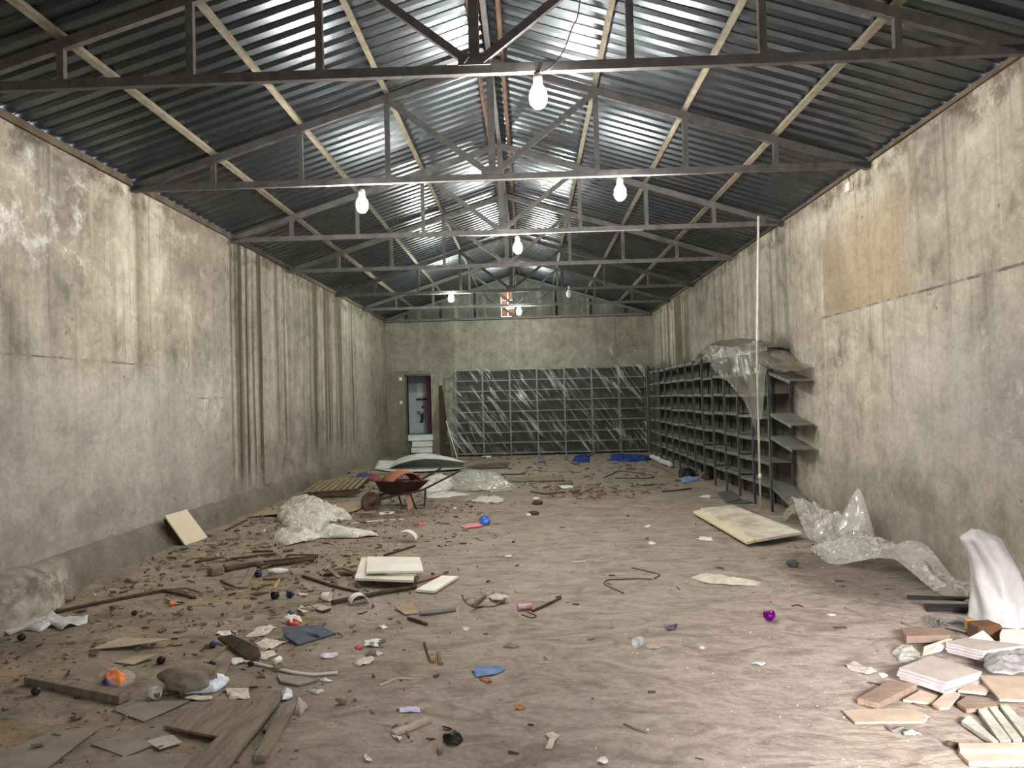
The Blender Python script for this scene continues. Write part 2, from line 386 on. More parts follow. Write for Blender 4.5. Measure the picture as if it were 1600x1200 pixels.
def lathe(bm, c, prof, seg=16, axis=Vector((0, 0, 1)), close=False):
    axis = Vector(axis).normalized(); s = axis.orthogonal().normalized(); u = axis.cross(s); c = Vector(c)
    rings = []
    for (r, h) in prof:
        if r < 1e-5: rings.append([bm.verts.new(c + axis * h)])
        else: rings.append([bm.verts.new(c + axis * h + (s * math.cos(2 * math.pi * k / seg) + u * math.sin(2 * math.pi * k / seg)) * r) for k in range(seg)])
    for A, Bb in zip(rings, rings[1:]):
        for k in range(seg):
            k2 = (k + 1) % seg
            if len(A) == 1 and len(Bb) == 1: continue
            if len(A) == 1: bm.faces.new((A[0], Bb[k], Bb[k2]))
            elif len(Bb) == 1: bm.faces.new((A[k], A[k2], Bb[0]))
            else: bm.faces.new((A[k], A[k2], Bb[k2], Bb[k]))
    return bm

# ------------------------------------------------------------------ litter helpers (pixel outline -> floor)
def slab_bm(outline, thick, lift=0, lifts=None):
    bm = bmesh.new(); n = len(outline)
    top = []
    for i, (px, py) in enumerate(outline):
        l = (lifts[i] if lifts else lift)
        top.append(P(px, py, l + thick))
    if lifts is None:                                   # a rigid sheet: flatten over the bumps of the floor
        zm = max(p.z for p in top)
        top = [Vector((p.x, p.y, zm)) for p in top]
    tv = [bm.verts.new(p) for p in top]; bv = [bm.verts.new(p - Vector((0, 0, thick))) for p in top]
    bm.faces.new(tv); bm.faces.new(bv[::-1])
    for i in range(n): bm.faces.new((tv[i], bv[i], bv[(i + 1) % n], tv[(i + 1) % n]))
    return bm
def slab(name, label, cat, outline, thick, mat, lift=0, lifts=None, group=None, parent=None):
    o = obj(name, slab_bm(outline, thick, lift, lifts), mat, parent)
    if parent is None: tag(o, label, cat, group)
    if thick > .012:
        bv = o.modifiers.new('bevel', 'BEVEL'); bv.width = .002; bv.segments = 1
    return o
def ridged(p, f, oct=3, seed=0):
    h = 0; a = 1; s = 0
    for k in range(oct):
        n = noise.noise(Vector((p.x * f + seed * 7.3, p.y * f - seed * 3.1, p.z * f + seed)))
        h += a * (1 - abs(n) * 2.2); s += a; a *= .5; f *= 2.1
    return max(0, h / s)
def crumple(name, label, cat, outline, h, mat, seed=1, rings=12, f=9, curl=.004, group=None, parent=None,
            peaks=(), sub=8, base=.003, power=.55, smooth=True, th=.0015, lift=0):
    """a crumpled sheet or heap whose rim follows a star-shaped outline on the floor"""
    W0 = [P(px, py, lift) for (px, py) in outline]
    # densify the rim
    rim = []
    n = len(W0)
    for i in range(n):
        for k in range(sub): rim.append(W0[i].lerp(W0[(i + 1) % n], k / sub))
    c = sum(W0, Vector()) / n
    size = sum((p - c).length for p in W0) / n
    bm = bmesh.new(); R_ = []
    for r in range(rings + 1):
        q = r / rings; row = []
        for i, p in enumerate(rim):
            x = c.x + (p.x - c.x) * q; y = c.y + (p.y - c.y) * q
            wob = (noise.noise(Vector((x * f * .8 + seed * 5, y * f * .8, seed))) * .12 * size * q)
            d = Vector((p.x - c.x, p.y - c.y, 0)); d = d.normalized() if d.length > 1e-6 else Vector((1, 0, 0))
            x += d.x * wob; y += d.y * wob
            env = (1 - q * q) ** power
            rg = ridged(Vector((x, y, 0)), f, 4, seed)
            z = fh(x, y) + lift + base + h * env * (.25 + .75 * rg) + curl * q * max(0, noise.noise(Vector((x * f, y * f, seed + 9)))) * 2
            for (kx, ky, kh, kr) in peaks:
                dd = math.hypot(x - kx, y - ky) / kr
                if dd < 1: z = max(z, fh(x, y) + kh * min(1, 1.22 * (1 - dd)) ** 1.15 * (.86 + .2 * rg))
            x = max(-3.9, min(3.44, x))
            row.append(bm.verts.new((x, y, z)))
            if r == 0: break
        R_.append(row)
    m = len(rim)
    for k in range(m): bm.faces.new((R_[0][0], R_[1][k], R_[1][(k + 1) % m]))
    for A, Bb in zip(R_[1:], R_[2:]):
        for k in range(m): bm.faces.new((A[k], Bb[k], Bb[(k + 1) % m], A[(k + 1) % m]))
    o = obj(name, bm, mat, parent, smooth)
    if parent is None: tag(o, label, cat, group)
    if th:
        sm = o.modifiers.new('thickness', 'SOLIDIFY'); sm.thickness = th; sm.offset = 1
    return o
def stick(name, label, cat, pts, r, mat, lift=0, group=None, lifts=None, seg=7, r1=None):
    W0 = [P(px, py, r + (lifts[i] if lifts else lift)) for i, (px, py) in enumerate(pts)]
    P0 = []
    for A, Bb in zip(W0, W0[1:]):
        for k in range(4):
            q = A.lerp(Bb, k / 4); j = r * .25
            P0.append(q + Vector((random.uniform(-j, j), random.uniform(-j, j), random.uniform(0, j))))
    P0.append(W0[-1])
    return tag(obj(name, tube(bmesh.new(), P0, r, seg, True, r1), mat, None, True), label, cat, group)
def bar(name, label, cat, p0, p1, w, h, mat, l0=0, l1=0, group=None):
    A = P(*p0, h / 2 + l0); Bb = P(*p1, h / 2 + l1)
    o = obj(name, beam(bmesh.new(), A, Bb, w, h), mat); o_ = o.modifiers.new('bevel', 'BEVEL'); o_.width = min(w, h) * .12
    return tag(o, label, cat, group)
def smoothcurve(W0, k=8):
    out = []
    n = len(W0)
    for i in range(n - 1):
        p0 = W0[max(0, i - 1)]; p1 = W0[i]; p2 = W0[i + 1]; p3 = W0[min(n - 1, i + 2)]
        for j in range(k):
            t = j / k
            out.append(.5 * ((2 * p1) + (p2 - p0) * t + (2 * p0 - 5 * p1 + 4 * p2 - p3) * t * t + (3 * p1 - p0 - 3 * p2 + p3) * t ** 3))
    out.append(W0[-1]); return out
def lump(name, label, cat, pc, rx, ry, rz, mat, seed=0, amp=.25, f=3, sub=3, sink=.25, group=None, lift=0):
    c = P(*pc); bm = bmesh.new(); bmesh.ops.create_icosphere(bm, subdivisions=sub, radius=1)
    for v in bm.verts:
        n = noise.noise(v.co * f * .5 + Vector((seed * 3.3, seed, 0))) + .5 * noise.noise(v.co * f + Vector((seed, 0, seed * 2)))
        v.co *= 1 + amp * n
        v.co = Vector((v.co.x * rx, v.co.y * ry, v.co.z * rz)) + Vector((c.x, c.y, c.z + rz * (1 - sink) + lift))
    return tag(obj(name, bm, mat, None, True), label, cat, group)
def cup(name, label, cat, pc, r, ln, ang, mat, inner=None, group=None, upright=False, taper=.8):
    c = P(*pc); ax = Vector((0, 0, 1)) if upright else Vector((math.cos(ang), math.sin(ang), 0))
    c = c + (Vector((0, 0, .002)) if upright else Vector((0, 0, r)) - ax * ln / 2)
    t = .003
    prof = [(0, 0), (r * taper, 0), (r * taper + .001, .004), (r, ln), (r - t, ln), (r * taper - t, .006), (0, .006)]
    return tag(obj(name, lathe(bmesh.new(), c, prof, 18, ax), mat, None, True), label, cat, group)

# ================================================================== THE SETTING
bm = bmesh.new(); nx, ny = 105, 330
g = [[None] * (ny + 1) for _ in range(nx + 1)]
for i in range(nx + 1):
    for j in range(ny + 1):
        x = XL - .1 + (XR + .2 - XL) * i / nx; y = YF + (YB + .1 - YF) * j / ny
        g[i][j] = bm.verts.new((x, y, fh(x, y)))
for i in range(nx):
    for j in range(ny): bm.faces.new((g[i][j], g[i + 1][j], g[i + 1][j + 1], g[i][j + 1]))
structure('floor', bm, m_floor, True)

def side_wall(x0, x1, name, mat, face):
    """thick wall, its inner face a fine grid with real unevenness"""
    bm = bmesh.new(); ny_, nz_ = 200, 34
    inner = x1 if face > 0 else x0
    def px_(y, z): return inner + face * -.012 + .011 * noise.noise(Vector((y * .8, z * .9, x0))) + .004 * noise.noise(Vector((y * 4, z * 4, x0)))
    gg = [[bm.verts.new((px_(YF + (YB - YF) * j / ny_, -.1 + (ZW + .1) * k / nz_), YF + (YB - YF) * j / ny_, -.1 + (ZW + .1) * k / nz_)) for k in range(nz_ + 1)] for j in range(ny_ + 1)]
    for j in range(ny_):
        for k in range(nz_): bm.faces.new((gg[j][k], gg[j + 1][k], gg[j + 1][k + 1], gg[j][k + 1]))
    outer = x0 if face > 0 else x1
    o1 = [bm.verts.new((outer, YF, z)) for z in (-.1, ZW)]; o2 = [bm.verts.new((outer, YB, z)) for z in (-.1, ZW)]
    bm.faces.new((o1[0], o2[0], o2[1], o1[1]))
    bm.faces.new([gg[j][nz_] for j in range(ny_ + 1)] + [o2[1], o1[1]])
    bm.faces.new([gg[0][k] for k in range(nz_ + 1)] + [o1[1], o1[0]])
    bm.faces.new([gg[ny_][k] for k in range(nz_ + 1)] + [o2[1], o2[0]])
    return structure(name, bm, mat)
side_wall(XL - .05, XL + .01, 'wall_left', m_left, 1)
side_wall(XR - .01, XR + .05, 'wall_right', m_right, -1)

# back wall with the doorway
dx0, dx1, dz0, dz1 = -3.48, -2.79, .62, 2.29
bm = bmesh.new()
box(bm, XL - .12, dx0, YB, YB + .2, -.1, ZW); box(bm, dx1, XR + .12, YB, YB + .2, -.1, ZW)
box(bm, dx0, dx1, YB, YB + .2, dz1, ZW); box(bm, dx0, dx1, YB, YB + .2, -.1, dz0)
structure('wall_back', bm, m_back)
# gable above, with a vent opening
vx0, vx1, vz0, vz1 = -.74, -.34, 3.92, 4.62
bm = bmesh.new()
def gz(x): return zs(x) + .0
def prism(bm, xs, zl, ztop):
    A = []
    for y in (YB, YB + .2):
        A.append([bm.verts.new((x, y, zl)) for x in xs] + [bm.verts.new((x, y, ztop(x))) for x in reversed(xs)])
    bm.faces.new(A[0]); bm.faces.new(A[1][::-1]); n = len(A[0])
    for k in range(n): bm.faces.new((A[0][k], A[1][k], A[1][(k + 1) % n], A[0][(k + 1) % n]))
prism(bm, [XL - .12, vx0], ZW, gz); prism(bm, [vx0, XC], vz1, gz); prism(bm, [vx0, vx1], ZW, lambda x: vz0); prism(bm, [vx1, XC], ZW, lambda x: vz1)
prism(bm, [XC, XR + .12], ZW, gz)
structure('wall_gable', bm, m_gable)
# front wall behind the camera, with the open gate the daylight comes through
bm = bmesh.new()
box(bm, XL - .12, .6, YF - .2, YF, -.1, 5.2); box(bm, 3.2, XR + .12, YF - .2, YF, -.1, 5.2); box(bm, .6, 3.2, YF - .2, YF, 2.6, 5.2)
structure('wall_front', bm, m_back)
# yard outside the gate
structure('floor_yard', B(-6, 9, -12, YF - .2, -.2, -.02), m_grey)

# little washroom behind the doorway
yb0 = YB + .2; yb1 = YB + 1.7
bm = bmesh.new(); box(bm, -3.75, -2.2, yb1, yb1 + .1, .5, 2.6); box(bm, -3.85, -3.75, yb0, yb1 + .1, .5, 2.6); box(bm, -3.85, -2.1, yb0, yb1 + .1, 2.6, 2.7)
structure('wall_washroom', bm, m_bath)
structure('floor_washroom', B(-3.85, -2.1, YB + .06, yb1 + .1, .5, .6), m_bath)
structure('wall_washroom_right', B(-2.98, -2.2, yb0 + .25, yb1, .6, 2.6), m_maroon)
s = thing('washbasin', 'white wall-hung washbasin seen through the far doorway', 'basin', (-3.2, yb1 - .02, 1.28))
obj('bowl', lathe(bmesh.new(), (-3.3, yb1 - .2, 1.18), [(0, 0), (.07, .01), (.13, .1), (.14, .13), (.125, .13), (.07, .03), (0, .02)], 20), m_sink, s, True)
obj('tap', tube(bmesh.new(), [(-3.28, yb1 - .03, 1.36), (-3.28, yb1 - .07, 1.42), (-3.28, yb1 - .14, 1.40)], .02), m_black, s)
obj('waste_pipe', tube(bmesh.new(), [(-3.28, yb1 - .2, 1.19), (-3.28, yb1 - .2, 1.0), (-3.34, yb1 - .1, .94), (-3.34, yb1 - .01, .94)], .035), m_black, s)
tag(obj('mirror', B(-3.45, -3.16, yb1 - .02, yb1, 1.72, 2.12), m_foam), 'small pale mirror above the basin in the far doorway', 'mirror')
tag(obj('glass_shelf', B(-3.47, -3.14, yb1 - .12, yb1, 1.61, 1.655), m_black), 'narrow dark shelf below the mirror in the far doorway', 'shelf')

# door surround
structure('trim_1', B(dx0 - .05, dx0, YB - .03, YB + .2, dz0 - .02, dz1 + .05), M('dark_door_frame', (.10, .10, .09), None, .8))
structure('trim_2', B(dx0 - .05, dx1 + .03, YB - .03, YB + .2, dz1, dz1 + .06), MATS['dark_door_frame'])
structure('trim_3', B(dx1 + .0, dx1 + .22, YB - .06, YB, -.05, 2.35), M('jamb_plaster', (.27, .26, .19), (.18, .175, .13), .9))

# plinths along the side walls: rough, rounded
def plinth(name, xw, side, h, d, y0, y1, mat):
    bm = bmesh.new(); n = 190; rows = []
    for j in range(n + 1):
        y = y0 + (y1 - y0) * j / n
        w = d * (1 + .5 * noise.noise(Vector((y * 1.1, 0, side))) + .2 * noise.noise(Vector((y * 5, 0, side))))
        bul = .16 * math.exp(-((y - 5.7) / .55) ** 2) if side < 0 else 0
        w += .02 * noise.noise(Vector((y * 9, 1, side)))
        hh = h * (1 + .08 * noise.noise(Vector((y * 2.2, 4, side))) + .05 * noise.noise(Vector((y * 9, 4, side))))
        w += bul
        rows.append([bm.verts.new(v) for v in ((xw, y, hh), (xw - side * w * .45, y, hh - .012), (xw - side * w * .8, y, hh * .8), (xw - side * w, y, hh * .45), (xw - side * w * 1.15, y, .1), (xw - side * w * 1.2, y, -.1))])
    for A, Bb in zip(rows, rows[1:]):
        for k in range(5): bm.faces.new((A[k], Bb[k], Bb[k + 1], A[k + 1]))
    return structure(name, bm, mat, True)
m_plinth = wall_mat('plinth_render', 1, [], [(5.0, 6.3, -.1, .36, .12, (.45, .41, .35), .85, .42)], [], 12, base=((.10, .088, .07), (.235, .21, .175)))
plinth('baseboard_left', XL, -1, .37, .09, YF, YB, m_plinth)

# roof sheets: trapezoid ribs run from ridge to eaves
def roof(name, xe):
    bm = bmesh.new(); per = .18; H = .032
    prof = []; y = YF - .4
    while y < YB + .4:
        prof += [(y, 0), (y + .075, 0), (y + .095, H), (y + .16, H)]; y += per
    xs = [XC + (xe - XC) * k / 10 for k in range(11)]
    rows = []
    for x in xs:
        rows.append([bm.verts.new((x, yy, zs(x) + hh + .003)) for (yy, hh) in prof])
    for A, Bb in zip(rows, rows[1:]):
        for k in range(len(prof) - 1): bm.faces.new((A[k], A[k + 1], Bb[k + 1], Bb[k]))
    o = structure(name, bm, m_zinc)
    sm = o.modifiers.new('thickness', 'SOLIDIFY'); sm.thickness = .001; sm.offset = 0
    return o
roof('ceiling', XL - .07); roof('ceiling.001', XR + .07)
bm = bmesh.new()
for s_ in (-1, 1):
    v = [bm.verts.new(p) for p in ((XC, YF - .4, 5.2), (XC, YB + .4, 5.2), (XC + s_ * .3, YB + .4, zs(XC + .3) + .05), (XC + s_ * .3, YF - .4, zs(XC + .3) + .05))]
    bm.faces.new(v)
bmesh.ops.remove_doubles(bm, verts=bm.verts, dist=.001)
structure('trim_ridge', bm, m_zinc)
# timber plates on the wall heads
for nm, x0, x1 in (('trim_left', XL - .03, XL + .03), ('trim_right', XR - .03, XR + .03)):
    bm = bmesh.new(); n = 120; rows = []
    for j in range(n + 1):
        y = YF + (YB - YF) * j / n; w = .008 * noise.noise(Vector((y * 2, x0, 0)))
        top = min(zs(x0), zs(x1)) - .008
        rows.append([bm.verts.new(v) for v in ((x0 + w, y, ZW - .01), (x1 + w, y, ZW - .01 + w), (x1 + w, y, top), (x0 + w, y, top))])
    for A, Bb in zip(rows, rows[1:]):
        for k in range(4): bm.faces.new((A[k], Bb[k], Bb[(k + 1) % 4], A[(k + 1) % 4]))
    structure(nm, bm, m_plate)

# ================================================================== ROOF STEEL
SPX = {1: 1.07, 2: 1.97, 3: 2.88}
TY = [5.15, 7.68, 10.25, 12.8, 15.85, 18.4, 21.25]
SP = .93; ZC = 3.86
def rc(x): return zs(x) - .055 - .04                   # rafter centre line
def make_truss(y, label):
    t = thing('roof_truss', label, 'roof truss', (XC, y, ZC), 'steel roof trusses')
    def o(nm, bm): return obj(nm, bm, m_steel, t)
    bm = bmesh.new(); beam(bm, (XL + .005, y, ZC), (XR - .005, y, ZC), .05, .065); o('bottom_chord', bm)
    for s_, xe in ((-1, XL + .01), (1, XR - .01)):
        o('rafter', beam(bmesh.new(), (XC, y, rc(XC) + .0), (xe, y, rc(xe)), .05, .075))
        for k in (1, 2, 3):
            x = XC + s_ * SPX[k]
            o('web_post', beam(bmesh.new(), (x, y, ZC + .03), (x, y, rc(x) - .03), .05, .045, Vector((0, 1, 0))))
        p = Vector((XC + s_ * .05, y - .03, ZC + .05)); q = Vector((XC + s_ * (SPX[1] - .02), y - .03, rc(XC + SPX[1]) - .03))
        o('brace', beam(bmesh.new(), p, q, .045, .055))
    o('king_post', beam(bmesh.new(), (XC, y, ZC + .03), (XC, y, rc(XC) - .02), .07, .06, Vector((0, 1, 0))))
    bm = bmesh.new(); box(bm, XC - .11, XC + .11, y - .045, y - .035 + .004, ZC + .02, ZC + .10); o('gusset_plate', bm)
    return t
tl = ['dark steel roof truss nearest the camera, its peak cut by the photo top',
      'second steel roof truss from the camera, two lit bulbs under its chord',
      'third steel roof truss from the camera, one lit bulb right of its king post',
      'fourth steel roof truss from the camera, no bulb hanging below it',
      'fifth steel roof truss from the camera, one lit and one unlit bulb',
      'sixth steel roof truss, one lit bulb in front of the orange vent',
      'farthest steel roof truss, set tight against the back gable wall']
T0 = make_truss(TY[0], tl[0])
for k in range(1, 7):
    c_ = copytree(T0); c_.location = (XC, TY[k], ZC); c_['label'] = tl[k]

PL = {-3: 'lowest pale timber purlin on the left roof slope', -2: 'middle pale timber purlin on the left roof slope', -1: 'upper brownish timber purlin on the left roof slope',
      3: 'lowest pale timber purlin on the right roof slope', 2: 'middle pale timber purlin on the right roof slope', 1: 'upper brownish timber purlin on the right roof slope'}
for k, lb in PL.items():
    x = XC + math.copysign(SPX[abs(k)], k); sl = -.315 * (1 if k > 0 else -1)
    up = Vector((-sl, 0, 1)).normalized()
    bm = bmesh.new(); beam(bm, (x, YF, zs(x) - .028), (x, YB, zs(x) - .028), .05, .05, up)
    tag(obj('purlin', bm, m_purl if abs(k) > 0 else m_rust), lb, 'purlin', 'timber purlins')
for s_, lb in ((-1, 'rusty brown purlin just left of the roof ridge'), (1, 'rusty brown purlin just right of the roof ridge')):
    x = XC + s_ * .13; up = Vector((s_ * .315, 0, 1)).normalized()
    bm = bmesh.new(); n = 60
    tube(bm, [(x + .006 * noise.noise(Vector((j * .9, 0, s_))), YF + (YB - YF) * j / n, zs(x) - .03) for j in range(n + 1)], .024, 6)
    tag(obj('purlin', bm, m_rust), lb, 'purlin', 'timber purlins')
tag(obj('ridge_beam', beam(bmesh.new(), (XC, YF, 5.075), (XC, YB, 5.075), .05, .06), m_steel), 'dark steel beam running under the roof ridge', 'ridge beam')

# ------------------------------------------------------------------ bulbs
def bulb_at(label, loc, hang, lit=True, far=False, s=1.3):
    x, y, z = loc
    t = thing('light_bulb', label, 'light bulb', (x, y, z + hang), 'bare bulbs hung from the trusses')
    g = bmesh.new()
    lathe(g, (x, y, z), [(0, -.065 * s), (.022 * s, -.06 * s), (.04 * s, -.04 * s), (.047 * s, -.01 * s), (.043 * s, .025 * s), (.028 * s, .055 * s), (.018 * s, .065 * s)], 14)
    obj('glass', g, (m_bulb_far if far else m_bulb) if lit else m_bulboff, t, True)
    obj('socket', lathe(bmesh.new(), (x, y, z + .065 * s), [(.018 * s, 0), (.024 * s, .005), (.024 * s, .05 * s), (.01, .062 * s), (0, .062 * s)], 12), m_pvc, t, True)
    obj('cord', tube(bmesh.new(), [(x, y, z + .12 * s), (x + .004, y, z + .06 * s + hang / 2), (x, y, z + max(hang, .13 * s))], .004, 6), m_cable, t)
    return t
def bl(px, py, y): p = PY(px, py, y); return (p.x, p.y, p.z)
B1 = bl(841, 151, 5.15); B2 = bl(566, 320, 7.68); B3 = bl(969, 301, 7.68); B4 = bl(809, 387, 10.25)
B5 = bl(705, 466, 15.85); B6 = bl(811, 487, 18.4); B7 = bl(889, 459, 15.85)
for lb, p, lit, far in (('lit bulb under the nearest truss, largest of the bulbs', B1, 1, 0), ('lit bulb under the second truss, left of the middle', B2, 1, 0),
                        ('lit bulb under the second truss, right of the middle', B3, 1, 0), ('lit bulb under the third truss, close to the king posts', B4, 1, 0),
                        ('small lit bulb far back, left of the orange vent', B5, 1, 1), ('small lit bulb far back, just below the orange vent', B6, 1, 1),
                        ('small unlit bulb far back, right of the orange vent', B7, 0, 1)):
    bulb_at(lb, p, max(.13, ZC - .03 - p[2]), lit, far)
# cables
def cable(label, pts, r, mat, k=6):
    return tag(obj('electric_cable', tube(bmesh.new(), smoothcurve([Vector(p) for p in pts], k), r, 6), mat, None, True), label, 'cable')
A0 = PY(905, 2, 4.9); 
cable('thin black cable sagging from the roof to the nearest bulb', [(A0.x + .03, 4.6, zs(A0.x) - .02), PY(906, 0, 4.95), PY(893, 45, 5.05), PY(880, 80, 5.1), PY(862, 104, 5.11), (B1[0] + .03, 5.11, ZC - .045), (B1[0], 5.13, ZC - .04)], .005, m_cable)
cable('white cable strung along the underside of the second truss', [(-1.7, 7.64, ZC - .037), (-.8, 7.64, ZC - .037), (0, 7.64, ZC - .037), (.9, 7.64, ZC - .037), (1.3, 7.64, ZC - .037)], .006, m_wcable, 3)
cable('white cable strung along the third truss behind the middle bulb', [(-.9, 10.21, ZC - .037), (-.3, 10.21, ZC - .05), (.1, 10.21, ZC - .037), (1.6, 10.21, ZC - .037)], .006, m_wcable, 3)

# gable vent of terracotta blocks
v = thing('brick_vent', 'orange terracotta vent blocks set high in the back gable', 'vent', (-.54, YB, vz0))
for i in range(2):
    for j in range(3):
        x0 = vx0 + .01 + i * .2; z0 = vz0 + .01 + j * .233
        bm = bmesh.new(); box(bm, x0, x0 + .012, YB + .01, YB + .19, z0, z0 + .22); box(bm, x0 + .17, x0 + .182, YB + .01, YB + .19, z0, z0 + .22)
        box(bm, x0 + .01, x0 + .175, YB + .06, YB + .09, z0 + .005, z0 + .215)
        for k in range(6): beam(bm, (x0 + .01, YB + .03 + 0, z0 + .012 + k * .04), (x0 + .175, YB + .03, z0 + .012 + k * .04), .05, .02)
        obj('vent_block', bm, m_terra, v)

# ================================================================== FITTINGS ON THE WALLS
def fitting(name, label, cat, b, mat): return tag(obj(name, b, mat), label, cat)
p = PX(1328, 292, XR - .02)
s = thing('junction_box', 'small white electrical box high on the right wall', 'junction box', (XR - .01, p.y, p.z))
obj('box_body', B(XR - .05, XR - .005, p.y - .045, p.y + .045, p.z - .045, p.z + .045), m_pvc, s)
obj('cord', tube(bmesh.new(), [(XR - .02, p.y, p.z + .045), (XR - .03, p.y, p.z + .1), (XR - .02, p.y, 3.875)], .006), m_cable, s)
p = PY(626, 592, YB); q = PY(627, 629, YB)
s = thing('light_switch', 'white switch beside the far doorway with cable running down', 'switch', (p.x, YB, p.z))
obj('plate', B(p.x - .04, p.x + .04, YB - .03, YB - .001, p.z - .05, p.z + .05), m_pvc, s)
obj('conduit', beam(bmesh.new(), (p.x + .01, YB - .01, p.z - .05), (q.x + .01, YB - .01, q.z + .05), .02, .015), m_woodg, s)
fitting('wall_socket', 'white socket below the switch by the far doorway', 'socket', B(q.x - .035, q.x + .035, YB - .03, YB - .001, q.z - .045, q.z + .045), m_pvc)
# tall white pipe by the right rack
p0 = PX(1186, 757, 3.08); p1 = PX(1184, 338, 3.08)
s = thing('upright_pipe', 'tall thin white pipe standing against the right rack, reaching the truss', 'pipe', (3.06, p0.y, 0))
y_ = p0.y
obj('pipe', tube(bmesh.new(), [(3.09, y_, .0 + fh(3.09, y_)), (3.1, y_ - .02, 2.0), (3.09, p1.y, p1.z)], .016, 10), m_pvc, s, True)
for zz in (.42, 1.85, p1.z - .06): obj('coupling', lathe(bmesh.new(), (3.095, y_ - .01, zz), [(0, 0), (.026, 0), (.026, .06), (0, .06)], 12), m_pvc, s, True)

# stairs up to the doorway
s = thing('tiled_stairs', 'white tiled steps leading up to the far doorway', 'stairs', (-3.1, YB, 0))
for k, (z0, z1, x0, x1, d) in enumerate(((-.05, .14, -3.2, -2.74, .62), (.14, .3, -3.33, -2.75, .46), (.3, .46, -3.33, -2.75, .30), (.46, .64, -3.46, -2.74, .16))):
    bm = B(x0, x1, YB - d, YB - .001, z0, z1 - .012); obj('step', bm, m_stair, s)
    obj('nosing', B(x0 - .01, x1 + .01, YB - d - .012, YB - .001, z1 - .012, z1), M('dark_joint', (.2, .2, .18), None), s)

# ================================================================== RACKS
def rack_back():
    x0 = -2.06; bw = .76; yf = 21.02; yr = 21.40
    t = thing('back_shelving_rack', 'long grey steel shelving rack wrapped in clear film along the back wall', 'shelving rack', (x0, yf, 0))
    for i in range(8):
        x = x0 + i * bw
        if x > 3.3: x = 3.26
        for y in (yf, yr): obj('post', angle(bmesh.new(), (x, y, fh(x, y)), (x, y, 2.45), .04, .005, Vector((0, 1, 0))), m_rackback, t)
    for i in range(7):
        for k in range(9):
            z = .08 + .29 * k + .006 * math.sin(i * 3 + k); sag = .012 * random.random()
            bm = bmesh.new(); box(bm, x0 + i * bw + .02, x0 + (i + 1) * bw - .02, yf + .005, yr - .005, z - .004, z)
            box(bm, x0 + i * bw + .02, x0 + (i + 1) * bw - .02, yf - .004, yf + .006, z - .024, z)
            for v_ in bm.verts:
                u = (v_.co.x - x0 - i * bw) / bw; v_.co.z -= sag * 4 * u * (1 - u)
            obj('shelf_board', bm, m_rackback, t)
    # near-black sheets added behind the shelves for their shaded interior
    for i in range(7):
        obj('shade_panel', B(x0 + i * bw + .01, x0 + (i + 1) * bw - .01, yr + .02, yr + .026, .06, 2.42), M('rack_shade', (.045, .047, .045), (.025, .026, .025), .9), t)
rack_back()
def rack_right():
    xf = 3.18; xr_ = XR - .035; Y0 = 10.1; bw = .762; n = 14
    t = thing('side_shelving_rack', 'long dark steel shelving rack with open cells along the right wall', 'shelving rack', (xf, Y0, 0))
    ys = [Y0 + i * bw for i in range(n)]
    lv = [.35 + .308 * k for k in range(7)]
    for i, y in enumerate(ys):
        for x in (xf, xr_): obj('post', angle(bmesh.new(), (x, y, fh(x, y) - .005), (x + .01 * math.sin(i), y, 2.23 if i else 2.0), .042, .005, Vector((1, 0, 0))), m_rack, t)
    for i in range(n - 1):
        for k, z in enumerate(lv):
            s1 = random.uniform(-.02, .008); s2 = random.uniform(-.02, .008)
            bm = bmesh.new()
            box(bm, xf + .004, xr_ - .004, ys[i] + .015, ys[i + 1] - .015, z - .004, z)
            box(bm, xf - .004, xf + .004, ys[i] + .015, ys[i + 1] - .015, z - .045, z)
            for v_ in bm.verts:
                if v_.co.y < ys[i] + bw / 2: v_.co.z += s1
                else: v_.co.z += s2
            obj('shelf_board', bm, m_board, t)
    # the boards of the last bay hang down towards the camera
    for z0, z1 in ((1.86, 1.72), (1.315, 1.175), (1.01, .88), (.35, .17)):
        bm = bmesh.new()
        d = Vector((0, -.8, z1 - z0)).normalized()
        beam(bm, ((xf + xr_) / 2, Y0 - .01, z0 - .01), ((xf + xr_) / 2, Y0 - .82, z1), xr_ - xf, .012)
        beam(bm, (xf - .0, Y0 - .01, z0 - .025), (xf, Y0 - .82, z1 - .015), .006, .04)
        obj('sagging_board', bm, m_board, t)
rack_right()

# film over the back rack: strained between the posts, with slanting folds
def sheet(nu, nv, fn):
    bm = bmesh.new(); G = [[bm.verts.new(fn(i / nu, j / nv)) for j in range(nv + 1)] for i in range(nu + 1)]
    for i in range(nu):
        for j in range(nv): bm.faces.new((G[i][j], G[i + 1][j], G[i + 1][j + 1], G[i][j + 1]))
    return bm
def bf(u, v_):
    x = -2.30 + u * 5.52; z = 2.50 - v_ * 2.46
    if u < .05: x += -.0
    fold = ridged(Vector((x * 1.0 + z * .7, (z - x * .3) * .5, 2)), 2.6, 3, 4)
    y = 20.975 - .05 * fold - .02 * noise.noise(Vector((x * 8, z * 3, 1))) - (.10 * max(0, (.06 - u)) / .06)
    if v_ < .03: y = 21.2 - v_ / .03 * .2
    if x < -2.06: x = -2.06 - (-2.06 - x) * (.3 + .9 * v_)
    return (x, y, z + (.03 * noise.noise(Vector((x * 2, 0, 5))) if v_ < .06 else 0))
